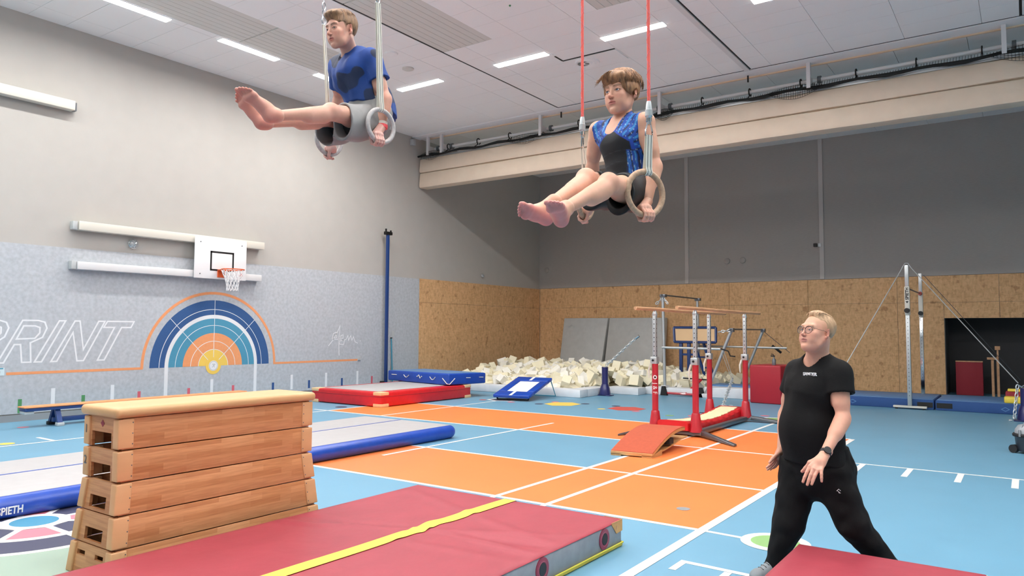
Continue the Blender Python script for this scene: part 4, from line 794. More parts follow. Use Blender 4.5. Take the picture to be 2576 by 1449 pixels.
# ================================================================== HIGH BAR AT THE RIGHT
t = thing('high_bar', 'tall competition high bar with steel posts and tension cables at the right', 'high bar', (-2.2, 18.5, 0))
hb = Vector((-2.19, 18.45)); hb2 = (-2.22, 21.25)
for (x, y), nm in (((hb.x, hb.y), 0), (hb2, 1)):
    pst = bpy.data.objects.new('upright', None); pst.location = Vector((x, y, 0))*K-t.location; link(pst, t); pst.empty_display_size = .05
    b = MB().box(x-.042, x+.042, y-.04, y+.04, .08, 2.08); b.bev = .01; b.build('lower_post', 'chrome' if nm else 'alu', pst)
    b = MB().box(x-.05, x+.05, y-.048, y+.048, 2.08, 2.72); b.bev = .01; b.build('sleeve', 'cream_metal', pst); b = MB().box(x-.04, x+.04, y-.036, y+.036, 2.72, 3.2); b.bev = .01; b.build('upper_post', 'alu', pst)
    bx('foot_plate', 'cream_metal', pst, x-.33, x+.33, y-.05, y+.05, .03, .075, .008)
    for s_ in (-1, 1): tb('levelling_foot', 'black', pst, [(x+s_*.27, y, 0), (x+s_*.27, y, .035)], .03, 8)
    b = MB()
    for k in range(21): b.tube([(x, y-.039, .3+k*.085), (x, y-.042, .3+k*.085)], .008, 8)
    b.build('adjustment_hole', 'black', pst)
    tb('knob', 'black', pst, [(x, y-.06, 2.18), (x, y-.14, 2.18)], .055, 12)
text('SPIETH', .09, 'black', t, (hb.x+.03, hb.y-.050, 2.42), (0, 0, 1), (-1, 0, 0), 'lettering', .002, .003)
MB().prism([(hb.x-.03, 2.39), (hb.x+.03, 2.39), (hb.x, 2.34)], -.003, 'xz', hb.y-.048).build('logo', 'black', t)
tb('bar', 'steel_dark', t, [(hb.x, hb.y, 2.68), (hb2[0], hb2[1], 2.68)], .016, 8); MB().lathe((hb2[0]+.0, hb2[1]-.15, 2.68), [(.04, 0), (.05, .05), (.03, .12)], 10, 'y').build('bar_cap', 'spot_red', t)
tb('shackle', 'steel', t, [(hb.x-.09, hb.y, 3.14), (hb.x-.03, hb.y, 3.24), (hb.x+.03, hb.y, 3.24), (hb.x+.09, hb.y, 3.14)], .014, 6)
AN = (-.13, 17.3, .70); tb('tension_cable', 'alu', t, [(hb.x+.08, hb.y, 3.15), (AN[0]-.06, AN[1], AN[2]+.03)], .01, 6); tb('tension_cable', 'alu', t, [(hb.x-.08, hb.y, 3.15), (-3.62, 17.62, .45)], .01, 6)
tb('tension_cable', 'steel_dark', t, [(hb2[0]+.08, hb2[1], 3.15), (-.2, 22.7, .5)], .007, 5)
t = anchor(-.08, 17.3, 'dark blue anchor post at the right edge behind the vacuum cleaner', .64); tb('eye_bolt', 'chrome', t, [(-.2, 17.28, .7), (-.14, 17.28, .66), (-.08, 17.28, .7), (-.02, 17.28, .66)], .016, 6); chain('chain', 'chain_zinc', t, (-.2, 17.2, .7), (-.27, 17.15, .06), .1, .011)
bx('floor_plate_bolt', 'chrome', t, -.36, -.3, 17.15, 17.22, 0, .03, .006)
t = anchor(-3.66, 17.6, 'anchor post of the high bar hidden behind the walking man', .45)
for (x0, x1, lab) in ((-4.65, -1.74, 'left of the two long blue floor mats under the high bar'), (-1.71, 1.3, 'right of the two long blue floor mats under the high bar')):
    t = thing('floor_mat', lab, 'mat', ((x0+x1)/2, 19, 0)); bx('cover', 'print_navy', t, x0, x1, 18.56, 20.3, 0, .215, .02); bx('top_fabric', 'vinyl_blue_dull', t, x0+.02, x1-.02, 18.6, 20.28, .21, .225, .006)
    for xx in (x1-.32, x0+.02): bx('velcro_patch', 'black', t, xx, xx+.3, 18.552, 18.56, .05, .16)
    MB().stroke([(x0+1.2, .1), (x0+1.27, .14), (x0+1.34, .1), (x0+1.27, .06)], .012, -.003, 'xz', 18.56, True).build('logo', 'vinyl_blue_dull', t)
t = thing('foam_shape', 'yellow foam bar lying on the blue mats at the right edge', 'foam shape', (-.15, 18.3, 0)); bx('foam_bar', 'tape_yellow', t, -.46, .5, 18.62, 18.9, .225, .36, .03); 
t = thing('foam_shape', 'dark red and yellow foam bar stacked behind the yellow one', 'foam shape', (-.1, 19, .2)); bx('foam_bar', 'dark_red', t, -.44, .5, 18.95, 19.25, .225, .45, .03); bx('foam_edge', 'tape_yellow', t, -.4, .5, 18.96, 19.24, .45, .5, .015)
# things inside the store
t = thing('stored_mat', 'dark red mat standing in the unlit store opening', 'mat', (-1.35, 23.6, 0)); bx('cover', 'dark_red', t, -1.66, -1.03, 23.5, 23.7, 0, .9, .015); bx('top_edge', 'wood_bar', t, -1.66, -1.03, 23.49, 23.7, .9, .93)
t = thing('wooden_stand', 'wooden posts with a cross piece in the unlit store opening', 'stand', (-.8, 23.6, 0)); bx('post', 'wood_bar', t, -.84, -.78, 23.5, 23.56, 0, 1.0); bx('post', 'wood_bar', t, -.72, -.66, 23.5, 23.56, 0, .95); bx('cross_piece', 'wood_bar', t, -.93, -.68, 23.46, 23.5, .98, 1.04); bx('top_block', 'wood_bar', t, -.75, -.63, 23.5, 23.56, 1.24, 1.34)
bx('stored_pole', 'wood_bar', t, -.71, -.67, 23.56, 23.6, .0, 1.24)
# vacuum cleaner
t = thing('vacuum_cleaner', 'grey and black canister vacuum cleaner cut by the right edge', 'vacuum cleaner', (-.05, 12.75, 0)); vc = (-.02, 12.78)
MB().lathe((vc[0], vc[1], 0), [(.15, .03), (.17, .06), (.185, .22), (.2, .24)], 24).build('tank', 'vac_dark', t); MB().lathe((vc[0], vc[1], 0), [(.21, .235), (.215, .26), (.2, .28)], 24).build('rim', 'rubber', t)
MB().lathe((vc[0], vc[1], 0), [(.185, .28), (.18, .33), (.14, .39), (.08, .41), (.02, .415)], 24).build('motor_dome', 'vac_grey', t)
tb('handle', 'plate_grey', t, [(vc[0]-.1, vc[1]-.12, .33), (vc[0]-.06, vc[1]-.1, .43), (vc[0]+.08, vc[1]-.05, .45), (vc[0]+.14, vc[1], .36)], .014, 6); tb('clip', 'plate_grey', t, [(vc[0]-.12, vc[1]-.14, .33), (vc[0]-.12, vc[1]-.17, .24)], .018, 6)
for dx, dy in ((-.2, -.06), (.1, -.16), (-.05, .2)): tb('wheel', 'rubber', t, [(vc[0]+dx-.01, vc[1]+dy-.03, .06), (vc[0]+dx+.02, vc[1]+dy+.02, .06)], .058, 14)
tb('hose', 'rubber', t, [(vc[0]+.1, vc[1], .4), (vc[0]+.06, vc[1]+.2, .62), (vc[0]+.3, vc[1]+.35, .7), (vc[0]+.6, vc[1]+.3, .3)], .025, 8)
# ================================================================== FIGURES: implicit surfaces polygonised with surface nets
def at(px, py, d):
    """surveyed joint: photo ray at depth d along the lens axis -> metres"""
    return np.array(CAM + (_fw + _rt*((px-1288)/FPX) - _up*((py-724.5)/FPX))*d)
def smin(a, b, k):
    h = np.clip(.5+.5*(b-a)/k, 0, 1); return b+(a-b)*h-k*h*(1-h)
def smax(a, b, k): return -smin(-a, -b, k)
def nrm_(v): v = np.asarray(v, float); return v/np.linalg.norm(v)
def cone(a, b, ra, rb, side=None, e=1.0, e2=None):
    """tapered capsule a->b; optional elliptic section: radius*e along `side`"""
    a = np.asarray(a, float); b = np.asarray(b, float); ab = b-a; L2 = ab@ab+1e-12
    if side is not None:
        t_ = ab/math.sqrt(L2); side = np.asarray(side, float); side = nrm_(side-t_*(side@t_)); 
    def f(P):
        p = P-a; t = np.clip((p@ab)/L2, 0, 1); q = p-t[..., None]*ab; r = ra+(rb-ra)*t
        if side is None: return np.sqrt((q*q).sum(-1))-r
        ee = e if e2 is None else e+(e2-e)*t
        s = q@side; rest = q-s[..., None]*side; d = np.sqrt((rest*rest).sum(-1)+(s/ee)**2)
        sc = np.minimum(1, ee) if np.ndim(ee) else min(1, ee)
        return (d-r)*(sc*.5+.5)
    R_ = max(ra, rb)*max(1, e, e2 or 1); f.bb = (np.minimum(a, b)-R_, np.maximum(a, b)+R_); return f
def ell(c, r, M=None):
    c = np.asarray(c, float); r = np.asarray(r, float)
    def f(P):
        p = P-c
        if M is not None: p = p@M       # columns of M = local axes
        q = p/r; n = np.sqrt((q*q).sum(-1)); g = np.sqrt(((q/r)**2).sum(-1))+1e-9
        return n*(n-1)/g
    R_ = np.full(3, r.max()) if M is not None else r; f.bb = (c-R_, c+R_); return f
class Field:
    def __init__(s, lo, hi, h, far=.12):
        s.h = h; s.lo = np.asarray(lo, float); n = np.ceil((np.asarray(hi)-s.lo)/h).astype(int)+1; s.n = n; s.far = far
        s.ax = [s.lo[i]+h*np.arange(n[i]) for i in range(3)]; s.d = np.full(n, far, np.float32)
    def copy(s): c = Field.__new__(Field); c.__dict__.update(s.__dict__); c.d = s.d.copy(); return c
    def sub(s, bb, m):
        lo = np.maximum(0, np.floor((bb[0]-m-s.lo)/s.h).astype(int)); hi = np.minimum(s.n, np.ceil((bb[1]+m-s.lo)/s.h).astype(int)+1)
        if (hi <= lo).any(): return None, None
        sl = tuple(slice(a, b) for a, b in zip(lo, hi)); g = np.meshgrid(*[s.ax[i][sl[i]] for i in range(3)], indexing='ij'); return sl, np.stack(g, -1)
    def add(s, f, k=.01, m=None):
        sl, P = s.sub(f.bb, max(m or 0, k+s.h*3+.02))
        if sl: s.d[sl] = smin(s.d[sl], f(P).astype(np.float32), k)
        return s
    def cut(s, f, k=.004):
        sl, P = s.sub(f.bb, k+s.h*3)
        if sl: s.d[sl] = smax(s.d[sl], -f(P).astype(np.float32), k)
        return s
    def pts(s): return np.stack(np.meshgrid(*s.ax, indexing='ij'), -1)
    def plane(s, p, n, k=.003):     # keep the side n points away from
        n = nrm_(n); c = float(n@np.asarray(p, float)); q = (s.ax[0][:, None, None]*n[0]+s.ax[1][None, :, None]*n[1]+s.ax[2][None, None, :]*n[2]-c).astype(np.float32)
        s.d = smax(s.d, q, k); return s
    def noise(s, amp, seed, sc, dirs=5):
        rs = np.random.RandomState(seed); q = 0
        for _ in range(dirs):
            k = rs.normal(0, 1, 3)*np.asarray(sc); ph = rs.uniform(0, 6)
            q = q+np.sin(s.ax[0][:, None, None]*k[0]+s.ax[1][None, :, None]*k[1]+s.ax[2][None, None, :]*k[2]+ph)
        s.d = s.d+(amp*q/math.sqrt(dirs)).astype(np.float32); return s
    def mesh(s):
        d = s.d; i = d < 0; n = d.shape
        c = np.zeros((n[0]-1, n[1]-1, n[2]-1), np.uint8)
        for x in (0, 1):
            for y in (0, 1):
                for z in (0, 1): c += i[x:n[0]-1+x, y:n[1]-1+y, z:n[2]-1+z]
        act = (c > 0) & (c < 8); I = np.argwhere(act); idx = np.full(c.shape, -1, np.int64); idx[act] = np.arange(len(I))
        cor = np.array([(x, y, z) for x in (0, 1) for y in (0, 1) for z in (0, 1)]); V = d[tuple((I[:, None, :]+cor[None]).transpose(2, 0, 1))].astype(float)
        acc = np.zeros((len(I), 3)); cnt = np.zeros(len(I))
        for a in range(8):
            for b in range(a+1, 8):
                if np.abs(cor[a]-cor[b]).sum() != 1: continue
                m = (V[:, a] < 0) != (V[:, b] < 0); t = np.where(m, V[:, a]/(V[:, a]-V[:, b]+1e-20), 0)
                acc += m[:, None]*(cor[a]+(cor[b]-cor[a])*t[:, None]); cnt += m
        P = s.lo+(I+acc/np.maximum(cnt, 1)[:, None])*s.h; F = []
        for ax in range(3):
            u, v = (ax+1) % 3, (ax+2) % 3; sa = [slice(None)]*3; sb = [slice(None)]*3; sa[ax] = slice(0, -1); sb[ax] = slice(1, None)
            A, B = i[tuple(sa)], i[tuple(sb)]; E = np.argwhere(A != B); E = E[(E[:, u] > 0) & (E[:, v] > 0) & (E[:, u] < n[u]-1) & (E[:, v] < n[v]-1)]
            du = np.zeros(3, int); du[u] = 1; dv = np.zeros(3, int); dv[v] = 1
            q = np.stack([idx[tuple((E-du-dv).T)], idx[tuple((E-dv).T)], idx[tuple(E.T)], idx[tuple((E-du).T)]], 1)
            fl = A[tuple(E.T)]; q[~fl] = q[~fl][:, ::-1]; F.append(q)
        F = np.concatenate(F) if F else np.zeros((0, 4), int); return P, F[(F >= 0).all(1)]
def mkobj(name, parts, material, parent, cols=None, smooth=True):
    """parts: list of (verts, faces[, colours]) in metres -> one mesh"""
    vs = np.concatenate([p[0] for p in parts]); off = 0; fs = []
    for p in parts: fs.append(p[1]+off); off += len(p[0])
    fs = np.concatenate(fs); me = bpy.data.meshes.new(name); org = np.array(worldpos(parent)) if parent is not None else np.zeros(3)
    me.vertices.add(len(vs)); me.vertices.foreach_set('co', (vs-org).astype(np.float32).ravel()); me.loops.add(fs.size); me.loops.foreach_set('vertex_index', fs.astype(np.int32).ravel())
    me.polygons.add(len(fs)); me.polygons.foreach_set('loop_start', np.arange(0, fs.size, 4, dtype=np.int32)); me.polygons.foreach_set('loop_total', np.full(len(fs), 4, np.int32)) 
    me.update(calc_edges=True); me.validate()
    if len(parts[0]) > 2:
        a = me.color_attributes.new('Col', 'FLOAT_COLOR', 'POINT'); c = np.concatenate([p[2] for p in parts]); a.data.foreach_set('color', np.concatenate([c, np.ones((len(c), 1))], 1).astype(np.float32).ravel())
    me.shade_smooth(); me.materials.append(MATS[material]); return link(bpy.data.objects.new(name, me), parent)
def c3(h): return np.array(S(h)[:3])
def blend(C, w, col): return C*(1-w[:, None])+c3(col)*w[:, None]
def gs(x, s): return np.exp(-(x/s)**2)
mat('skin', '#d9a58a', .48, attr=True, noise=.05, nscale=60, bump=.06, bscale=400, spec=.4, sss=.12)
mat('hair_brown', '#6e4f35', .55, noise=.35, nscale=60, stretch=(1, 1, .25), bump=.6, bscale=220, col2='#96704d'); mat('hair_light', '#7a5030', .55, noise=.4, nscale=70, stretch=(1, 1, .2), bump=.4, bscale=200, col2='#b28157'); mat('hair_blond', '#a98560', .55, noise=.25, nscale=60, bump=.25, bscale=220, stretch=(1, 1, .25), col2='#cda884')
mat('eye_white', '#dcd8d4', .15); mat('iris_blue', '#4b5d6e', .15); mat('iris_brown', '#4a382a', .15); mat('pupil', '#0a0a0a', .1); mat('brow', '#6b4a34', .8); mat('lash', '#2c1f18', .7)
mat('cloth_pattern', '#1a4bb0', .75, attr=True, bump=.15, bscale=300); mat('cloth_grey', '#828180', .6, noise=.06, nscale=20, bump=.15, bscale=200); mat('cloth_inner', '#2a2b2d', .85)
mat('cloth_black', '#0a0a0b', .85, noise=.2, nscale=40, bump=.1, bscale=150, spec=.25); mat('cloth_black_shiny', '#131416', .55, bump=.15, bscale=120, spec=.35); mat('wrist_red', '#e2474c', .6); mat('wrap_white', '#d8cdbf', .8); mat('glasses', '#3b2a22', .3); mat('shoe', '#7d8488', .5)
mat('lens', '#c9d2e2', .05, alpha=.07)

def head(hd, C, fwd, up, sc, P):
    """face modelled in its own frame: x to its left, y forward, z up. returns skin part; adds eyes, brows. P: options"""
    y = nrm_(fwd); x = nrm_(np.cross(y, up)); x = -x; z = nrm_(np.cross(x, y)) ; z = -z if z@np.asarray(up) < 0 else z
    x = np.cross(y, z)       # right-handed x,y,z  (x = subject's right)
    M = np.stack([x, y, z], 1)
    toL = lambda p: ((np.asarray(p)-C)@M)/sc
    W = lambda p: C+(np.asarray(p)*sc)@M.T
    h = P.get('h', .0024); F = Field((-.115, -.15, -.2), (.115, .14, .135), h)
    jw = P.get('jaw', 1); fat = P.get('fat', 0)
    F.add(ell((0, -.018, .036), (.0745, .094, .080)), .01); F.add(ell((0, .022, -.022), (.063*jw, .066, .082)), .03)
    for s in (-1, 1):
        F.add(cone((s*.056*jw, -.004, -.045), (s*.044*jw, .030, -.078), .018, .017), .025); F.add(cone((s*.044*jw, .030, -.076), (s*.011, .062, -.094), .016, .0125), .022)
        F.add(ell((s*.040, .056, -.022), (.021+fat*.006, .02, .019)), .02); F.add(ell((s*.036, .056, -.052), (.02+fat*.012, .022+fat*.006, .026)), .02)
    F.add(ell((0, .068, -.0915), (.017, .0135, .0145)), .016)
    F.add(cone((-.036, .072, .026), (.036, .072, .026), .012, .012), .014); F.add(ell((0, .066, -.058), (.026, .02, .022)), .02)
    if fat: F.add(ell((0, .03, -.098), (.045, .045, .026)), .03)
    for s in (-1, 1): F.cut(ell((s*.0315, .096, .004), (.0165, .017, .0125)), .016)
    for s in (-1, 1): F.add(ell((s*.0315, .0695, .003), (.0148, .0142, .0140)), .005)
    for s in (-1, 1): F.cut(ell((s*.0318, .0865, .0016), (.0126*P.get('eye', 1)**.5, .012, .0043*P.get('eye', 1))), .0014)
    for s in (-1, 1): F.add(cone((s*.020, .0795, .0085), (s*.033, .0815, .0105), .0027, .0028), .003); F.add(cone((s*.033, .0815, .0105), (s*.045, .0735, .0065), .0028, .0022), .003)
    F.add(cone((0, .080, .014), (0, .1005, -.026), .0062, .0082), .010); F.add(ell((0, .1015, -.029), (.0088, .0085, .0078)), .006)
    for s in (-1, 1): F.add(ell((s*.0105, .0925, -.0325), (.0062, .008, .0058)), .006)
    for s in (-1, 1): F.cut(ell((s*.0055, .0985, -.0385), (.0032, .0048, .0036)), .0025)
    mz = -.0585; mw = P.get('mouth', .019); F.add(cone((-mw, .0775, mz+.001), (-.0045, .0888, mz+.0062), .003, .0050), .005); F.add(cone((mw, .0775, mz+.001), (.0045, .0888, mz+.0062), .003, .0050), .005); F.add(cone((-.008, .0832, mz-.0062), (.008, .0832, mz-.0062), .0064, .0064), .006)
    
    for s in (-1, 1): F.cut(cone((0, .086, mz+.0004), (s*mw*1.05, .081, mz-.0006), .0014+P.get('open', 0), .0007, (0, 1, 0), 7), .0016)
    F.cut(ell((0, .089, -.078), (.02, .006, .005)), .012)
    for s in (-1, 1):      # ears
        e0 = np.array((s*.0735, -.008, -.004)); Me = np.stack([nrm_((1, .0, .0)), nrm_((0, 1, .12)), nrm_((0, -.12, 1))], 1)
        a = R(38)*s; Rt = np.array([[math.cos(a), math.sin(a), 0], [-math.sin(a), math.cos(a), 0], [0, 0, 1]]); Me = Rt@Me
        F.add(ell(e0+np.array((s*.006, -.004, 0)), (.0055, .0175, .0305), Me), .005); F.cut(ell(e0+np.array((s*.0125, .0025, .004)), (.0075, .0105, .0195), Me), .003); F.add(ell(e0+np.array((s*.004, .006, -.025)), (.0045, .0065, .009)), .006); F.add(ell(e0+np.array((s*.006, .004, -.005)), (.0035, .004, .011)), .003)
    nb = toL(P['neck']); nr = P.get('nr', .052)/sc; F.add(cone((0, -.022, -.045), nb, nr*.98, nr, (1, 0, 0), .98), .022)
    F.plane(nb+(nb-np.array((0, -.02, -.03)))*.05, nb-np.array((0, -.02, -.03)))
    V, Q = F.mesh()
    c = np.tile(c3(P['skin']), (len(V), 1)); X, Y, Z = V.T; fr = (Y > .03)
    c = blend(c, .45*gs(np.hypot(X-.04, Z+.03), .022)*fr+.45*gs(np.hypot(X+.04, Z+.03), .022)*fr, P.get('cheek', '#cf8674')); c = blend(c, .5*gs(np.hypot(X, Z+.03), .013)*(Y > .085), P.get('cheek', '#cf8674'))
    lz = mz+.001-.003*(X/.02)**2; lw = (np.abs(X) < mw*1.15)*fr; c = blend(c, np.clip(1.9*gs(Z-lz+.0005, .0085*np.sqrt(np.clip(1-(X/(mw*1.2))**2, 0, 1))+.0005), 0, 1)*.8*lw, P.get('lip', '#b0605c'))
    c = blend(c, .55*gs(np.abs(X)-.082, .012), '#c97a68')
    for s in (-1, 1):
        c = blend(c, .35*gs(np.hypot((X-s*.032)/1.5, Z-.001), .010)*fr, '#a8705c')
        ez = (Z-.0016)/(.0046*P.get('eye', 1)); exx = (X-s*.0318)/.0138; er = np.sqrt(ez**2+exx**2); c = blend(c, .8*gs(er-1.0, .22)*(Z > .0)*fr*(Y > .06), P.get('lash', '#5a3a2c')); c = blend(c, .35*gs(er-1.0, .2)*(Z <= .0)*fr*(Y > .06), '#9a6250')
        c = blend(c, .7*gs(np.hypot(X-s*.0055, Z+.0395), .0035)*(Y > .085), '#5e3026')  # nostril shade painted into the skin colour
        bz = .0225+.004*np.sin(np.clip((np.abs(X)-.012)/.036, 0, 1)*2.4); c = blend(c, np.clip(gs(Z-bz, .0042)*1.3, 0, 1)*((X*s > .011) & (X*s < .049))*fr*P.get('browk', .8), P.get('brow', '#6b4a34'))
    if P.get('stubble'): c = blend(c, P['stubble']*np.clip((-.045-Z)/.03, 0, 1)*(Y > .0), '#9c6a55')
    if P.get('scalp'): c = blend(c, P['scalp'][0]*((Z > -.03) & (Y < .012+.9*(Z-.0)) & (np.abs(X) < .083) & ((Y < -.025) | (Z > .045)) | (Z > -.012) & (np.abs(X) > .05) & (Y < .018+.35*Z) & (np.hypot(Y+.01, Z+.002) > .026)), P['scalp'][1])
    part = (W(V), Q, c)
    for s in (-1, 1):
        ec = np.array((s*.0315, .0690, .0018)); n = 16; vs = []; fs = []
        g = nrm_(P.get('gaze', (0, 1, 0))); u = nrm_(np.cross(g, (0, 0, 1))); v = np.cross(u, g)
        def cap(a0, a1, r, nm, mt, m_=6):
            vs = []; 
            for i in range(m_+1):
                a = a0+(a1-a0)*i/m_
                for k in range(16):
                    q = 2*math.pi*k/16; vs.append(ec+r*(g*math.cos(a)+(u*math.cos(q)+v*math.sin(q))*math.sin(a)))
            fs = [(i*16+k, i*16+(k+1) % 16, (i+1)*16+(k+1) % 16, (i+1)*16+k) for i in range(m_) for k in range(16)]
            return mkobj(nm, [(W(np.array(vs)), np.array(fs))], mt, hd)
        cap(.02, math.pi-.02, .0129, 'eyeball', 'eye_white', 10); cap(.001, .48, .01315, 'iris', P.get('iris', 'iris_blue'), 3); cap(.001, .19, .0133, 'pupil', 'pupil', 2)
    return part, W, toL, M
def hairmesh(par, W, mt, fn, h=.0026, box=((-.115, -.14, -.1), (.115, .14, .16))):
    F = Field(*box, h); fn(F); V, Q = F.mesh(); return mkobj('hair', [(W(V), Q)], mt, par)
def tufts(par, W, mt, lst, r=.0045):
    b = []; off = 0; vs = []; fs = []
    for pts in lst:
        pts = np.array(pts, float); n = len(pts); seg = 5
        for i in range(n):
            t = nrm_(pts[min(i+1, n-1)]-pts[max(i-1, 0)]); u = nrm_(np.cross(t, (.3, .2, 1))); v = np.cross(t, u); rr = r*(1-(i/(n-1))**1.4*.92)
            for k in range(seg):
                q = 2*math.pi*k/seg; vs.append(pts[i]+(u*math.cos(q)+v*math.sin(q)*.6)*rr)
        for i in range(n-1): fs += [(off+i*seg+k, off+i*seg+(k+1) % seg, off+(i+1)*seg+(k+1) % seg, off+(i+1)*seg+k) for k in range(seg)]
        off += n*seg
    return mkobj('hair_tufts', [(W(np.array(vs)), np.array(fs))], mt, par)
def grip_hand(tube_c, axis, outd, wrist, fr, sk, hs=1.0, h=.0018, thumbdir=1, tr=.0145):
    """hand pressed down on a ring: palm above the tube, fingers wrap over the outd side and below"""
    a = nrm_(axis); w_ = np.asarray(wrist, float); upv = nrm_((w_-tube_c)-a*((w_-tube_c)@a)); o = nrm_(np.asarray(outd)-a*(np.asarray(outd)@a)); o = nrm_(o-upv*(o@upv))
    c = np.asarray(tube_c, float); L = []; fr_ = .0085*hs; Rr = tr+fr_*.9
    lo = c-.13; hi = c+.13; F = Field(np.minimum(lo, w_-.06), np.maximum(hi, w_+.06), h)
    pr = tr+.013*hs
    for i in range(4):
        off = a*((i-1.5)*.0185*hs); rf = fr_*(1.0, 1.03, 1.0, .88)[i]; e = (200, 215, 205, 190)[i]
        k0 = c+off*.95+upv*(pr+.012*hs)+o*(.020*hs)
        pts = [k0]+[c+off+(upv*math.cos(R(q))+o*math.sin(R(q)))*(Rr+.002) for q in (62, 100, 140, 178, e+8)]
        for p, q in zip(pts[:-1], pts[1:]): F.add(cone(p, q, rf*1.05, rf), .003)
        F.add(ell(k0, (rf*1.25,)*3), .006)
        F.add(cone(k0, c+upv*.05*hs-o*.018*hs+off*.6, rf*1.15, .013*hs), .010)
    F.add(cone(c+upv*(pr+.004)-o*.012*hs-a*.024*hs, c+upv*(pr+.004)-o*.012*hs+a*.024*hs, .015*hs, .014*hs), .012)
    F.add(cone(c+upv*(pr+.018)-o*.004, w_, .026*hs, fr, a, 1.2, 1.05), .02)
    th = -a*thumbdir; tb0 = c+upv*(.034*hs)-o*.022*hs+th*.026*hs
    tp = [tb0+upv*.016-th*.008, tb0-o*.006, c-o*(Rr+.006)+th*.026*hs-upv*.004, c-o*(Rr*.8)+th*.014*hs-upv*(.018*hs), c-o*.004+th*.014*hs-upv*(Rr+.008)]
    for p, q, r1, r2 in zip(tp[:-1], tp[1:], (.014, .0115, .0105, .0098), (.0115, .0105, .0098, .009)): F.add(cone(p, q, r1*hs, r2*hs), .006)
    return F
def skincol(V, base, spots):
    c = np.tile(c3(base), (len(V), 1))
    for p, r, col, k in spots: c = blend(c, k*gs(np.linalg.norm(V-np.asarray(p), axis=1), r), col)
    return c
def foot(ankle, heel, ball, solen, side, length, hs=1.0, h=.0022, toe_curl=0., big=1):
    """heel, ball in metres; solen = direction the sole faces; side = direction of the big toe"""
    heel = np.asarray(heel, float); ball = np.asarray(ball, float); f = nrm_(ball-heel); s = nrm_(np.asarray(solen)-f*(np.asarray(solen)@f)); b = nrm_(np.asarray(side)-f*(np.asarray(side)@f)-s*(np.asarray(side)@s))
    lo = np.minimum(np.minimum(heel, ball), ankle)-.1; hi = np.maximum(np.maximum(heel, ball), ankle)+.1; F = Field(lo, hi, h); Lf = length
    F.add(ell(heel+f*.022-s*.018, (.031*hs,)*3), .01); F.add(cone(heel+f*.03-s*.02, heel+f*Lf*.42-s*.026-b*.010, .029*hs, .026*hs, b, 1.0, 1.0), .02)
    F.add(cone(heel+f*Lf*.4-s*.024-b*.012, heel+f*Lf*.66-s*.014-b*.022*hs, .024*hs, .018*hs), .02)
    F.add(cone(heel+f*Lf*.4-s*.034+b*.004, heel+f*Lf*.7-s*.014+b*.018*hs, .023*hs, .020*hs), .02)
    F.add(cone(heel+f*Lf*.7-s*.012+b*.018*hs, heel+f*Lf*.66-s*.012-b*.026*hs, .0185*hs, .016*hs), .014)
    F.add(cone(ankle, heel+f*Lf*.28-s*.045, .036*hs, .034*hs), .03); F.add(cone(ankle, heel+f*.03-s*.03, .03*hs, .028*hs), .02)
    F.add(cone(heel+f*Lf*.28-s*.05, heel+f*Lf*.6-s*.026, .028*hs, .018*hs, b, 1.25), .02)
    for i in range(5):
        tb_ = heel+f*(Lf*(.80, .80, .775, .745, .70)[i])-s*.010+b*((.024, .006, -.008, -.021, -.033)[i]*hs*big); r = (.0115, .0082, .0078, .0073, .0070)[i]*hs; ln = (.040, .036, .032, .028, .024)[i]*hs
        mid = tb_+f*ln*.55-s*.006; F.add(cone(tb_-f*.02, mid, r, r*.9), .006); F.add(cone(mid, tb_+f*ln+s*.003, r*.85, r), .003)
    return F, (f, s, b)
def dirs(px, th, pitch):
    """facing direction: th degrees turned to the picture's left from facing the lens, pitch degrees upward"""
    ray = _fw+_rt*((px-1288)/FPX); dc = nrm_((-ray.x, -ray.y, 0)); lf = np.array((dc[1], -dc[0], 0)); lf = lf if lf@np.array(_r0) < 0 else -lf
    f = dc*math.cos(R(th))+lf*math.sin(R(th)); return nrm_(f*math.cos(R(pitch))+np.array((0, 0, 1))*math.sin(R(pitch))), lf, dc
def limb(F, a, b, ra, rb, bul=None, k=.012, side=None, e=1.0):
    F.add(cone(a, b, ra, rb, side, e), k)
    if bul is not None:
        f, off, r, ln = bul; c = a+(b-a)*f; F.add(cone(c-(b-a)*ln+off, c+(b-a)*ln+off, r, r*.9), .03)
def arm(F, S_, E_, W_, m=1., back=None):
    d = nrm_(np.cross(E_-S_, (0, 0, 1))+1e-6); bk = back if back is not None else np.zeros(3)
    F.add(ell(S_, (.054*m,)*3), .03); limb(F, S_, E_, .045*m, .036*m, (.5, -bk*.008, .043*m, .16), .02)
    F.add(ell(E_, (.037*m,)*3), .012); limb(F, E_, W_, .036*m, .0255*m, (.28, bk*.004, .038*m, .14), .015)
def leg(F, H_, K_, A_, m=1., bk=np.zeros(3)):
    limb(F, H_, K_, .082*m, .052*m, (.35, bk*.01, .074*m, .2), .03); F.add(ell(K_-bk*.012, (.051*m,)*3), .02)
    limb(F, K_, A_, .048*m, .031*m, (.28, bk*.022*m, .047*m, .13), .02)
def torso(F, P, s, f, J, m=1., belly=0):
    pel, wai, che, nk = J['pel'], J['wai'], J['che'], J['neck']; Ls, Rs = J['Ls'], J['Rs']
    F.add(cone(pel, wai, .118*m, .100*m, s, 1.38, 1.32), .04); F.add(cone(wai, che, .100*m, .118*m, s, 1.32, 1.28), .04)
    up = che+(((Ls+Rs)/2)-che)*.8; F.add(cone(che, up, .115*m, .085*m, s, 1.3, 1.45), .04)
    for S_ in (Ls, Rs):
        F.add(cone(nk-f*.015, S_, .045*m, .046*m), .05); F.add(cone(che+(S_-che)*.35+f*.02, S_-np.array((0, 0, .03)), .075*m, .05*m), .04)
    if belly: F.add(ell(wai+f*.06-np.array((0, 0, .0)), (.15, .15, .17)), .06)
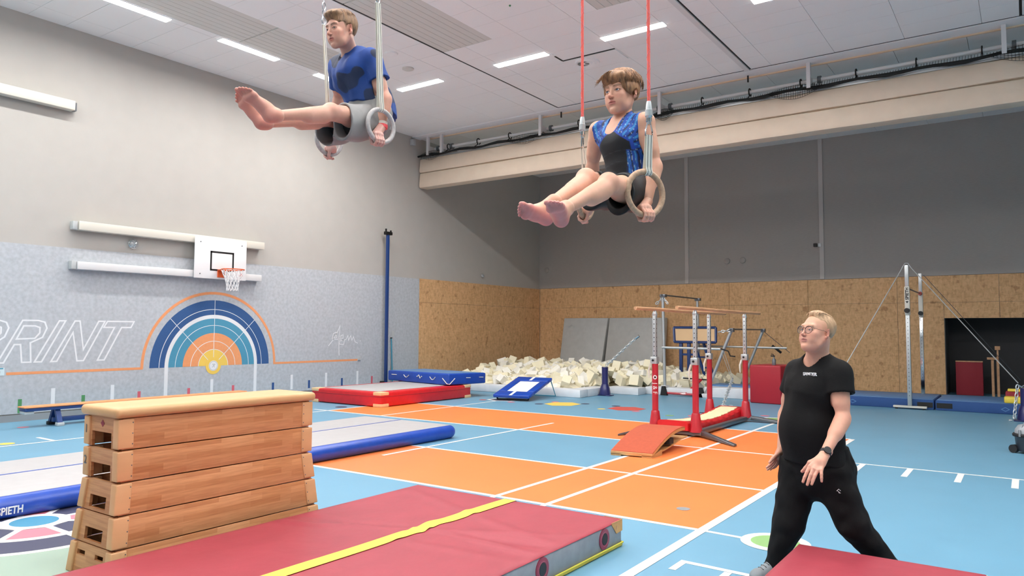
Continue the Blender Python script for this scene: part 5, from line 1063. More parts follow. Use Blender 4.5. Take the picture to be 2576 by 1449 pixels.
def neck(F, J, m=1.): F.add(cone(J['neck'], J['head'], .056*m, .052*m), .03)
def ringthing(name_lab, c, plane_dir, tilt, rad, tr, mt, strap_top, nstrap, parent_group, wid, redrope, topz=6.96):
    t = bpy.data.objects.new('gymnastic_ring', None); t.location = Vector(c); link(t); tag(t, name_lab, 'gymnastic ring')
    p = np.asarray(plane_dir, float); z = np.array((0, 0, 1.)); n = 40; org = Vector(c)
    b = MB(); b.tube([Vector(c+rad*(p*math.cos(q)+z*math.sin(q)))/K for q in [2*math.pi*i/n for i in range(n)]], tr/K, 14, closed=True); b.build('ring', mt, t)
    q0 = R(90-tilt); top = c+rad*(p*math.cos(q0)+z*math.sin(q0)); st = np.asarray(strap_top, float); q_ = np.cross(p, z); L = st-top; ln = np.linalg.norm(L)
    # two webbing loops round the ring, doubled back to the buckle
    for k in range(nstrap):
        o = p*((k-(nstrap-1)/2)*(wid+.002)); hw = wid/2
        for sd in (-1, 1):
            b = MB(); pr = [];
            for i in range(13):
                a = math.pi*(i/12)*.5; 
            path = [st+q_*sd*.004]+[top+L*.12+q_*sd*(tr+.001)*.75]+[top+q_*sd*(tr+.0025)*math.cos(a)-z*(tr+.0025)*math.sin(a) for a in [R(x) for x in (0, 30, 60, 91)]]
            vs = []
            for pt in path: vs += [Vector(pt+o-p*hw)/K, Vector(pt+o+p*hw)/K]
            nrmv = q_*sd*.0018
            for pt in path: vs += [Vector(pt+o-p*hw+nrmv)/K, Vector(pt+o+p*hw+nrmv)/K]
            m_ = len(path); fs = [(2*i, 2*i+1, 2*i+3, 2*i+2) for i in range(m_-1)]+[(2*m_+2*i, 2*m_+2*i+2, 2*m_+2*i+3, 2*m_+2*i+1) for i in range(m_-1)]+[(2*i, 2*i+2, 2*m_+2*i+2, 2*m_+2*i) for i in range(m_-1)]+[(2*i+1, 2*m_+2*i+1, 2*m_+2*i+3, 2*i+3) for i in range(m_-1)]
            b.add(vs, fs); b.build('strap', 'strap_white', t)
            b = MB(); vs = []
            for pt in path: vs += [Vector(pt+o-p*.0016+p*hw*.0+nrmv*1.25)/K, Vector(pt+o+p*.0016+nrmv*1.25)/K]
            b.add(vs, [(2*i, 2*i+1, 2*i+3, 2*i+2) for i in range(m_-1)]); b.build('strap_stripe', 'strap_line', t)
    # shackle, swivel and rope
    w2 = wid*nstrap/2+.004
    if redrope:
        b = MB(); b.tube([Vector(x)/K for x in (st-p*w2-z*.002, st+p*w2-z*.002, st+p*w2*.95+z*.02, st+p*.008+z*.062, st-p*.008+z*.062, st-p*w2*.95+z*.02)], .0038/K, 6, closed=True); b.build('shackle', 'chrome', t)
        b = MB(); s0 = st+z*.05; b.tube([Vector(s0+z*h)/K for h in (0, .012, .013, .03)], [x/K for x in (.010, .011, .014, .014)], 14); b.build('swivel', 'chrome', t)
        b = MB(); b.tube([Vector(s0+z*h)/K for h in (.03, .04, .041, .07, .072, .1, .112)], [x/K for x in (.012, .016, .018, .018, .0155, .013, .0105)], 16); b.build('connector', 'alu', t); s1 = s0+z*.11
        b = MB(); nn = 30; b.tube([Vector((s1[0], s1[1], s1[2]+(topz-s1[2])*i/nn))/K for i in range(nn+1)], .0078/K, 10); b.build('rope', 'rope_red', t)
        for sg in (1, -1):
            b = MB(); hh = topz-s1[2]; N = int(hh/.012); vs = [(s1[0]+.0084*math.cos(i*.9*sg), s1[1]+.0084*math.sin(i*.9*sg), s1[2]+hh*i/N) for i in range(N+1)]
            b.tube([Vector(v)/K for v in vs], .0012/K, 3, cap=False); b.build('rope_braid', 'petal_pink', t)
    else:
        chain('shackle', 'steel', t, Vector(st)/K, Vector(st+z*.16)/K, .06, .0045, 3); b = MB(); b.tube([Vector(st-p*w2)/K, Vector(st+p*w2)/K], .004/K, 6); b.build('buckle', 'steel', t)
        b = MB(); b.tube([Vector(st+z*.16)/K, Vector((st[0], st[1], topz))/K], .004/K, 6); b.build('cable', 'steel', t)
    return t
def person(label, at_):
    o = None
    return o
# ------------------------------------------------------------------ OLDER GYMNAST
def older():
    f, lf, dc = dirs(900, 52, 0); s = nrm_(np.cross(f, (0, 0, 1)))*-1     # s: towards his left (near side)
    if s@dc < 0: s = -s
    z = np.array((0, 0, 1.))
    J = dict(pel=at(931, 302, 4.87), wai=at(922, 246, 4.87), che=at(893, 193, 4.88), neck=at(883, 139, 4.9), Ls=at(934, 148, 4.77), Rs=at(851, 168, 5.02))
    Le, Lw = at(969, 246, 4.75), at(962, 316, 4.715); Re, Rw = at(853, 247, 5.14), at(832, 347, 5.13)
    Lh, Rh = at(941, 303, 4.80), at(899, 301, 4.93); Lk, Rk = at(832, 283, 4.42), at(815, 298, 4.57); La, Ra = at(697, 291, 4.13), at(672, 309, 4.27)
    hf, _, _ = dirs(855, 52, -10); hu = nrm_(z+hf*.0-hf*(z@hf)); sc = 1.06
    C = at(832, 72, 4.70)-hf*.08*sc-hu*.003*sc; J['head'] = C-hf*.02-hu*.05
    root_v = []
    lo = np.array([min(p[i] for p in (J['pel'], J['Ls'], J['Rs'], Le, Lw, Re, Rw, Lk, Rk, La, Ra, C)) for i in range(3)])-.17; hi = np.array([max(p[i] for p in (J['pel'], J['Ls'], J['Rs'], Le, Lw, Re, Rw, Lk, Rk, La, Ra, J['neck'])) for i in range(3)])+.17
    T = Field(lo, hi, .0052); torso(T, 0, s, f, J, .95); core = T.copy(); neck(T, J, .98)
    for S_, E_, W_ in ((J['Ls'], Le, Lw), (J['Rs'], Re, Rw)): arm(T, S_, E_, W_, .98, -f)
    for H_, K_, A_ in ((Lh, Lk, La), (Rh, Rk, Ra)): leg(T, H_, K_, A_, .93, -z)
    B = T.mesh()
    # shirt
    Sh = core.copy(); Sh.d -= .016; Sh.noise(.0035, 3, (28, 28, 14)); 
    for S_, E_, fr, r0, r1 in ((J['Ls'], Le, .56, .058, .072), (J['Rs'], Re, .70, .056, .066)):
        e_ = S_+(E_-S_)*fr; G = Field(lo, hi, .0052); G.add(cone(S_, S_+(E_-S_)*(fr+.2), r0+.008, r1), .01); G.plane(e_, E_-S_, .003); Sh.d = smin(Sh.d, G.d, .02)
    Sh.add(ell(J['wai']-f*.045-z*.05, (.15, .13, .10)), .05); Sh.add(cone(J['wai']-f*.06, J['pel']-f*.07+z*.02, .11, .11, s, 1.25), .04)
    Sh.plane(J['pel']+z*.060, -z+f*.28, .004)
    nbp = J['neck']; Sh.cut(cone(nbp+z*.16+f*.06, nbp+z*.012+f*.016, .08, .060), .004); Sh.cut(cone(nbp+f*.05+z*.01, nbp+f*.125-z*.075, .044, .006), .004)
    Sh.noise(.0024, 8, (45, 45, 20)); bod = T.d-.0035
    for S_, E_, fr in ((J['Ls'], Le, .56), (J['Rs'], Re, .70)): e_ = S_+(E_-S_)*fr; Sh.cut(cone(e_-(E_-S_)*.1, e_+(E_-S_)*.3, .046, .060), .003)
    SV, SQ = Sh.mesh()
    # shorts
    Q_ = Field(lo, hi, .0052); Q_.add(cone(J['pel']+z*.09, J['pel'], .118, .125, s, 1.32), .03); cr = core.copy(); cr.d -= .010; cr.plane(J['pel']-z*.05, -z, .01); Q_.d = smin(Q_.d, cr.d, .01)
    for H_, K_ in ((Lh, Lk), (Rh, Rk)):
        d_ = K_-H_; dn = nrm_(d_); dwn = nrm_(-z-dn*(-z@dn)); Q_.add(cone(H_+dwn*.012, H_+d_*.95+dwn*.061, .094, .078, dwn, 1.12, 1.5), .03); Q_.add(cone(H_, K_, .089, .0635), .012)
    Q_.noise(.004, 5, (16, 16, 22)); Q2 = Q_.copy()
    G = None
    for H_, K_ in ((Lh, Lk), (Rh, Rk)):
        d_ = K_-H_; dn = nrm_(d_); dwn = nrm_(-z-dn*(-z@dn)); Q_.cut(cone(H_+d_*.42+dwn*.035, H_+d_*1.1+dwn*.070, .062, .068, dwn, 1.2, 1.52), .004); Q_.cut(cone(H_+d_*.45, K_+d_*.2, .066, .049), .004)
    dn = nrm_(Lk-Lh); cutp = Lh+(Lk-Lh)*.74; Q_.plane(cutp, nrm_(dn+z*.14), .003); Q_.plane(J['pel']+z*.125, z, .003); QV, QQ = Q_.mesh()
    skin = '#d29f8a'
    par = None
    # head
    hd = bpy.data.objects.new('person', None)
    main = {}
    class Tmp: pass
    # create main body object first (needs head part): build head with temp parent list
    sub_parent = bpy.data.objects.new('tmp', None); link(sub_parent); sub_parent.location = Vector(J['pel'])
    part, W, toL, M = head(sub_parent, C, hf, hu, sc, dict(neck=J['neck'], nr=.054, skin=skin, gaze=nrm_((-.25, 1, .05)), iris='iris_brown', brow='#5e4030', jaw=.93, cheek='#c87868', lip='#ad5f58', scalp=(.75, '#6f5238'), stubble=.15))
    fwdp = f
    # hands on the rings
    Lc, Rc = at(958, 317, 4.645), at(828, 352, 5.16); pd = nrm_(np.array((f[0], f[1], 0))); rad = .104
    rings = []
    for c, w_, sd, ang, (cx, cy) in ((Lc, Lw, 1, 12, (0, 0)), (Rc, Rw, -1, -4, (0, 0))):
        a_ = R(-90+ang); tc = c+rad*(pd*math.cos(a_)+z*math.sin(a_)); ax_ = nrm_(-pd*math.sin(a_)+z*math.cos(a_))
        rings.append((tc, ax_))
    parts = []
    for (tc, ax_), w_, sd in zip(rings, (Lw, Rw), (1, -1)):
        F = grip_hand(tc, pd, s*sd, w_, .027, skin, 1.0, .0019, thumbdir=-1); V, Q = F.mesh(); kk = np.linalg.norm(V-w_, axis=1)
        parts.append((V, Q, blend(np.tile(c3('#cf9a8a'), (len(V), 1)), .5*np.clip(kk/.06-.3, 0, 1), '#d2aaa2')))
    # feet
    for A_, hl, bl, soln in ((La, at(683, 305, 4.10), at(619, 238, 4.03), -f*.7+np.array((0, 0, -.5))), (Ra, at(659, 322, 4.24), at(607, 252, 4.18), -f*.7+np.array((0, 0, -.5)))):
        Lf = .245; fd = nrm_(bl-hl); big = -s if A_ is La else s
        so = nrm_(f*.55-z*.45+dc*.45); F, _ = foot(A_, hl, hl+fd*Lf, so, -s if A_ is La else s, Lf, 1.06); V, Q = F.mesh()
        c = np.tile(c3(skin), (len(V), 1)); dd = (V-hl)@fd; so2 = nrm_(so-fd*(so@fd)); ss = (V-hl)@so2; c = blend(c, np.clip((ss+.03)/.03, 0, 1)*.5, '#cf8378'); c = blend(c, .35*gs(dd-.0, .035)*(ss > -.04), '#d07a68'); c = blend(c, .5*gs(dd-Lf*.95, .03), '#cf7b6c'); parts.append((V, Q, c))
    bc = skincol(B[0], skin, [(Lk+z*.04, .06, '#c98270', .35), (Rk+z*.04, .06, '#c98270', .35), (Le, .05, '#c98270', .4), (Re, .05, '#c98270', .3), (La, .06, '#c98472', .3), (Ra, .06, '#c98472', .3)])
    body = mkobj('person', [(B[0], B[1], bc), part]+parts, 'skin', None)
    tag(body, 'older barefoot gymnast in blue patterned shirt and grey shorts holding an L-sit on grey rings', 'person')
    for ch in list(sub_parent.children): 
        wm = worldpos(ch); ch.parent = body; ch.location = ch.location+sub_parent.location
    bpy.data.objects.remove(sub_parent)
    # shirt colours: royal blue with near-black camouflage patches
    def pat(V):
        q = np.stack([(V-J['che'])@s, (V-J['che'])@f, (V-J['che'])@z], 1); c = np.tile(c3('#0e3c86'), (len(V), 1)); n = 0
        for k, ph, a in (((16, 9, 14), .4, 1), ((-11, 13, 21), 2.1, .9), ((31, -8, 17), 4.0, .55), ((8, 30, -24), 1.0, .5), ((50, 22, 40), 5., .25)): n = n+a*np.sin(q@np.array(k)+ph)
        stp = lambda x, e: np.clip(x/e+.5, 0, 1); c = blend(c, stp(n-.55, .07)*.95, '#141d33'); c = blend(c, stp(-n-1.0, .1)*.35, '#123a7c'); c = blend(c, stp(-.02-q[:, 2], .3)*.35, '#10305f')
        return c
    mkobj('shirt', [(SV, SQ, pat(SV))], 'cloth_pattern', body)
    mkobj('shorts', [(QV, QQ)], 'cloth_grey', body)
    # inner liner visible in the leg openings
    G = Field(lo, hi, .006)
    for H_, K_ in ((Lh, Lk), (Rh, Rk)):
        d_ = K_-H_; dn = nrm_(d_); dwn = nrm_(-z-dn*(-z@dn)); G.add(cone(H_, H_+d_*.56+dwn*.03, .070, .066, dwn, 1.1, 1.5), .01)
    G.plane(Lh+(Lk-Lh)*.58, nrm_(Lk-Lh), .002); V, Q = G.mesh(); mkobj('liner', [(V, Q)], 'cloth_inner', body)
    # red wrist bands and pale wraps
    for w_, e_ in ((Lw, Le), (Rw, Re)):
        d = nrm_(w_-e_); b = MB(); b.tube([Vector(w_-d*.004)/K, Vector(w_+d*.018)/K], .0345/K, 20); b.build('wrist_band', 'wrist_red', body); b = MB(); b.tube([Vector(w_-d*.024)/K, Vector(w_-d*.002)/K], .031/K, 20); b.build('wrist_wrap', 'wrap_white', body)
    # hair
    def hf_(F):
        F.add(ell((0, -.02, .042), (.0800, .0985, .0875)), .01); F.add(ell((0, .055, .094), (.058, .042, .026)), .03); F.noise(.0016, 4, (160, 60, 60))
        F.cut(ell((0, .115, .0), (.09, .070, .070)), .006); F.cut(ell((0, .03, -.09), (.12, .075, .10)), .006)
        for sg in (-1, 1): F.cut(ell((sg*.095, .052, .012), (.045, .042, .040)), .006); F.cut(ell((sg*.085, -.005, -.012), (.03, .026, .042)), .004)
        F.plane((0, -.1, -.065), (0, -.1, -1), .004)
    hairmesh(body, W, 'hair_brown', hf_)
    rs = random.Random(3); ls = []
    for i in range(420):
        a = rs.uniform(-2.2, 2.2); d = (math.sin(a), math.cos(a))
        def P_(t, lift=0):
            q = 1.6*t; p = np.array((d[0]*.083*math.sin(q), -.02+d[1]*(.100 if d[1] < 0 else .106)*math.sin(q), .042+.0905*math.cos(q))); n = p-np.array((0, -.02, .04)); return p+nrm_(n)*lift
        t0 = rs.uniform(.0, .45); e = t0+rs.uniform(.25, .4); ls.append([P_(t0, -.001), P_((t0+e)/2, .002), P_(e, rs.uniform(-.001, .002))])
    tufts(body, W, 'hair_brown', ls, .0032)
    ringthing('grey ring nearest the camera under the older gymnast\'s left hand', Lc, pd, 3, rad, .0145, 'ring_grey', at(951, 8, 4.645), 2, None, .0165, False)
    ringthing('grey ring farther away, in the older gymnast\'s right hand', Rc, pd, 3, rad, .0145, 'ring_grey', at(814, 62, 5.16), 1, None, .017, False)
older()
# ------------------------------------------------------------------ BOY
def reparent(tmp, body):
    for ch in list(tmp.children): ch.parent = body; ch.location = ch.location+tmp.location-body.location
    bpy.data.objects.remove(tmp)
def boy():
    f, lf, dc = dirs(1570, 38, 0); z = np.array((0, 0, 1.)); s = nrm_(np.cross(z, f)); s = s if s@dc > 0 else -s
    if s@np.array(_r0) < 0: s = -s
    J = dict(pel=at(1577, 482, 3.73), wai=at(1573, 424, 3.74), che=at(1566, 366, 3.745), neck=at(1567, 303, 3.79), Ls=at(1623, 306, 3.66), Rs=at(1505, 328, 3.86))
    Le, Lw = at(1648, 416, 3.63), at(1630, 506, 3.55); Re, Rw = at(1490, 420, 3.92), at(1479, 528, 3.96)
    Lh, Rh = at(1602, 482, 3.66), at(1553, 480, 3.80); Lk, Rk = at(1530, 464, 3.36), at(1474, 452, 3.51); La, Ra = at(1424, 524, 3.10), at(1394, 508, 3.22)
    hf, _, _ = dirs(1565, 37, -3); hu = nrm_(z-hf*(z@hf)); sc = 1.0
    C = at(1540, 228, 3.72)-hf*.08*sc-hu*.003; J['head'] = C-hf*.02-hu*.05
    al = [J['pel'], J['Ls'], J['Rs'], Le, Lw, Re, Rw, Lk, Rk, La, Ra, J['neck']]
    lo = np.min(al, 0)-.15; hi = np.max(al, 0)+.13; h = .0048
    T = Field(lo, hi, h); torso(T, 0, s, f, J, .70); core = T.copy(); neck(T, J, .76)
    for S_, E_, W_ in ((J['Ls'], Le, Lw), (J['Rs'], Re, Rw)): arm(T, S_, E_, W_, .83, -f)
    for H_, K_, A_ in ((Lh, Lk, La), (Rh, Rk, Ra)): leg(T, H_, K_, A_, .86, -z)
    B = T.mesh(); skin = '#dca78c'
    L_ = T.copy(); L_.d = np.maximum(L_.d-.0045, core.d-.016); L_.noise(.0011, 3, (20, 20, 75))
    nk = J['neck']; L_.cut(cone(nk+z*.10+f*.05, nk+z*.03+f*.01, .075, .052), .004); L_.cut(cone(nk+f*.02+z*.01, nk+f*.115-z*.052, .050, .040), .006)
    for S_, E_, sd in ((J['Ls'], Le, 1), (J['Rs'], Re, -1)): L_.cut(cone(S_+s*sd*.088+z*.08, S_+s*sd*.085-z*.10, .108, .103), .004); L_.cut(cone(S_+s*sd*.04, E_+s*sd*.03, .055, .05), .004)
    L_.plane(J['pel']+z*.0, -z, .003); LV, LQ = L_.mesh()
    Q_ = Field(lo, hi, h); Q_.add(cone(J['pel']+z*.05, J['pel']-z*.0, .094, .102, s, 1.3), .03)
    bod = T.d-.003
    for H_, K_ in ((Lh, Lk), (Rh, Rk)):
        d_ = K_-H_; dn = nrm_(d_); dwn = nrm_(-z-dn*(-z@dn)); Q_.add(cone(H_+dwn*.008, H_+d_*.85+dwn*.044, .078, .070, dwn, 1.1, 1.38), .025); Q_.add(cone(H_, K_, .080, .058), .012)
    Q_.noise(.0035, 5, (22, 22, 30))
    for H_, K_ in ((Lh, Lk), (Rh, Rk)):
        d_ = K_-H_; dn = nrm_(d_); dwn = nrm_(-z-dn*(-z@dn)); Q_.cut(cone(H_+d_*.42+dwn*.02, H_+d_*1.1+dwn*.052, .052, .061, dwn, 1.15, 1.42), .004); Q_.cut(cone(H_+d_*.45, K_+d_*.2, .058, .046), .004)
    dn = nrm_(Lk-Lh); G1 = Lh+(Lk-Lh)*.62; Q_.plane(G1, nrm_(dn+z*.2), .003); cr = core.copy(); cr.d -= .014; cr.plane(J['pel']-z*.04, -z, .01); Q_.d = smin(Q_.d, cr.d, .01); Q_.plane(J['pel']+z*.065, z, .003); QV, QQ = Q_.mesh()
    tmp = bpy.data.objects.new('tmp', None); link(tmp)
    part, W, toL, M = head(tmp, C, hf, hu, sc, dict(neck=J['neck'], nr=.0405, skin=skin, gaze=nrm_((.05, 1, .12)), iris='iris_blue', brow='#7c5a40', browk=.7, jaw=.87, eye=1.18, cheek='#d38873', lip='#bb6a66', scalp=(.8, '#7a5a3c')))
    Lc, Rc = at(1623, 487, 3.47), at(1472, 500, 3.96); pd = nrm_(np.array((f[0], f[1], 0))); pd = nrm_(np.asarray(lf)*.80+dc*.60); pdR = nrm_(np.asarray(lf)*.35+dc*.94); rad = .104; parts = []
    for c, w_, sd, ang, p_, td in ((Lc, Lw, 1, -4, pd, -1), (Rc, Rw, -1, 6, pdR, -1)):
        a_ = R(-90+ang); tc = c+rad*(p_*math.cos(a_)+z*math.sin(a_)); F = grip_hand(tc, p_, s*sd, w_, .0225, skin, .88, .0018, thumbdir=td); V, Q = F.mesh()
        parts.append((V, Q, blend(np.tile(c3(skin), (len(V), 1)), .35*np.clip(np.linalg.norm(V-w_, axis=1)/.06-.3, 0, 1), '#d89c90')))
    for A_, hl, bl, so, sd, Lf in ((La, at(1417, 570, 3.075), at(1394, 521, 2.93), np.array(-_fw)*.75+np.array(-_r0)*.0-z*.6, -s, .205), (Ra, at(1388, 561, 3.20), at(1318, 531, 3.08), np.array(-_fw)*.8-z*.5, s, .215)):
        fd = nrm_(bl-hl); F, _ = foot(A_, hl, hl+fd*Lf, so, sd, Lf, .92); V, Q = F.mesh(); c = np.tile(c3(skin), (len(V), 1)); so2 = nrm_(so-fd*(so@fd)); ss = (V-hl)@so2; dd = (V-hl)@fd
        c = blend(c, np.clip((ss+.034)/.03, 0, 1)*.8, '#d07f80'); c = blend(c, .5*gs(dd, .03)*(ss > -.04), '#cb6f70'); parts.append((V, Q, c))
    bc = skincol(B[0], skin, [(Lk+z*.04, .05, '#cc8672', .35), (Rk+z*.04, .05, '#cc8672', .35), (Le, .045, '#cc8672', .35), (Re, .045, '#cc8672', .3)])
    body = mkobj('person', [(B[0], B[1], bc), part]+parts, 'skin', None); tag(body, 'barefoot boy with tousled hair in blue and black leotard holding himself up on wooden rings', 'person'); reparent(tmp, body)
    rs = np.random.RandomState(4)
    def pat(V):
        q = np.stack([(V-J['che'])@s, (V-J['che'])@f, (V-J['che'])@z], 1); x, y, v = q.T; xa = np.abs(x+.004); black = c3('#15161a')
        c = np.tile(c3('#12459a'), (len(V), 1)); phi = np.where(v > -.05, np.arctan2(v+.07, xa-.01)*1.0, x*14+v*1.2); rr_ = np.hypot(v+.07, xa)
        st = np.sin(phi*21+1.2*np.sin(rr_*45))+.5*np.sin(phi*47-rr_*60); stp = lambda t, e: np.clip(t/e+.5, 0, 1)
        c = blend(c, stp(st-.75, .2)*.85, '#3c8ec4'); c = blend(c, stp(-st-.8, .2)*.9, '#0e1420'); c = blend(c, stp(np.sin(phi*60+rr_*20)*np.sin(rr_*130+phi*9)-.9, .08)*.7, '#c6d4e2')
        rim = .020+(.052-v)*1.3; wv = np.where(v > -.045, np.clip(rim, .01, .098), np.where(x > 0, .078, .092)); d = xa-wv
        c = blend(c, ((d < .013) & (v > -.05)).astype(float), '#163fa0'); ins = stp(-d, .004)*(v < .054)
        c = c*(1-ins[:, None])+black*ins[:, None]; bk = (y < -.03); c[bk] = black
        for zz in (-.052, -.105): c = blend(c, .3*gs(v-zz-.006*np.sin(x*22), .0016), '#4a4d55')
        return c
    mkobj('leotard', [(LV, LQ, pat(LV))], 'cloth_pattern', body); mkobj('shorts', [(QV, QQ)], 'cloth_black_shiny', body)
    def hf_(F):
        F.add(ell((0, -.018, .040), (.0825, .1015, .090)), .01); F.add(ell((0, .06, .075), (.072, .038, .034)), .03)
        for sg in (-1, 1): F.add(ell((sg*.066, .0, .012), (.022, .055, .038)), .02)
        F.noise(.0028, 4, (150, 50, 50)); F.cut(ell((0, .125, -.006), (.070, .062, .046)), .006); F.cut(ell((0, .05, -.085), (.13, .085, .085)), .006)
        for sg in (-1, 1): F.cut(ell((sg*.092, -.006, -.022), (.03, .026, .032)), .004)
        F.plane((0, -.1, -.06), (0, -.1, -1), .004)
    hairmesh(body, W, 'hair_light', hf_, box=((-.12, -.145, -.1), (.12, .14, .15)))
    rr = random.Random(9); ls = []
    for i in range(900):      # crown to fringe and sides, fanning outwards
        a = rr.uniform(-2.5, 2.5); x0, y0 = .01+.012*math.sin(a), -.03+.012*math.cos(a); d = np.array((math.sin(a), math.cos(a)))
        ln = .9+.2*rr.random()
        def P_(t, lift=0): 
            q = 1.72*t*ln; p = np.array((d[0]*.088*math.sin(q), -.018+d[1]*.108*math.sin(q), .042+.094*math.cos(q))); n = p-np.array((0, -.018, .04)); return p+nrm_(n)*lift
        e = rr.uniform(.78, .98) if abs(a) < .9 else (rr.uniform(.80, .93) if abs(a) < 1.9 else rr.uniform(.85, 1.05))
        t0 = rr.uniform(.12, .5); sw = rr.uniform(-.012, .012); k = [P_(t0, .0), P_(t0+(e-t0)*.35, .004), P_(t0+(e-t0)*.7, .004+rr.uniform(0, .005)), P_(e, rr.uniform(.001, .010 if abs(a) < 1.2 else .003))+np.array((sw, 0, 0))]; ls.append(k)
    for i in range(70):       # windblown fringe spikes, towards his right
        x = rr.uniform(-.02, .085)*1; b0 = np.array((x*.8, .07-.2*x*x*8, .102-abs(x)*.35)); ls.append([b0, b0+np.array((.008, .016, .003)), b0+np.array((.018+rr.uniform(-.008, .008), .030, -.010+rr.uniform(-.010, .010))), b0+np.array((.028+rr.uniform(-.010, .014), .036, -.030+rr.uniform(-.012, .022)))])
    tufts(body, W, 'hair_light', ls, .0034)
    ringthing('wooden ring nearest the camera in the boy\'s left hand', Lc, pd, -7, rad, .0145, 'wood_ring', at(1632.5, 340, 3.47), 2, None, .0165, True)
    ringthing('wooden ring mostly hidden behind the boy\'s shins, in his right hand', Rc, pdR, 0, rad, .0145, 'wood_ring', at(1465, 369, 3.96), 1, None, .0165, True)
boy()
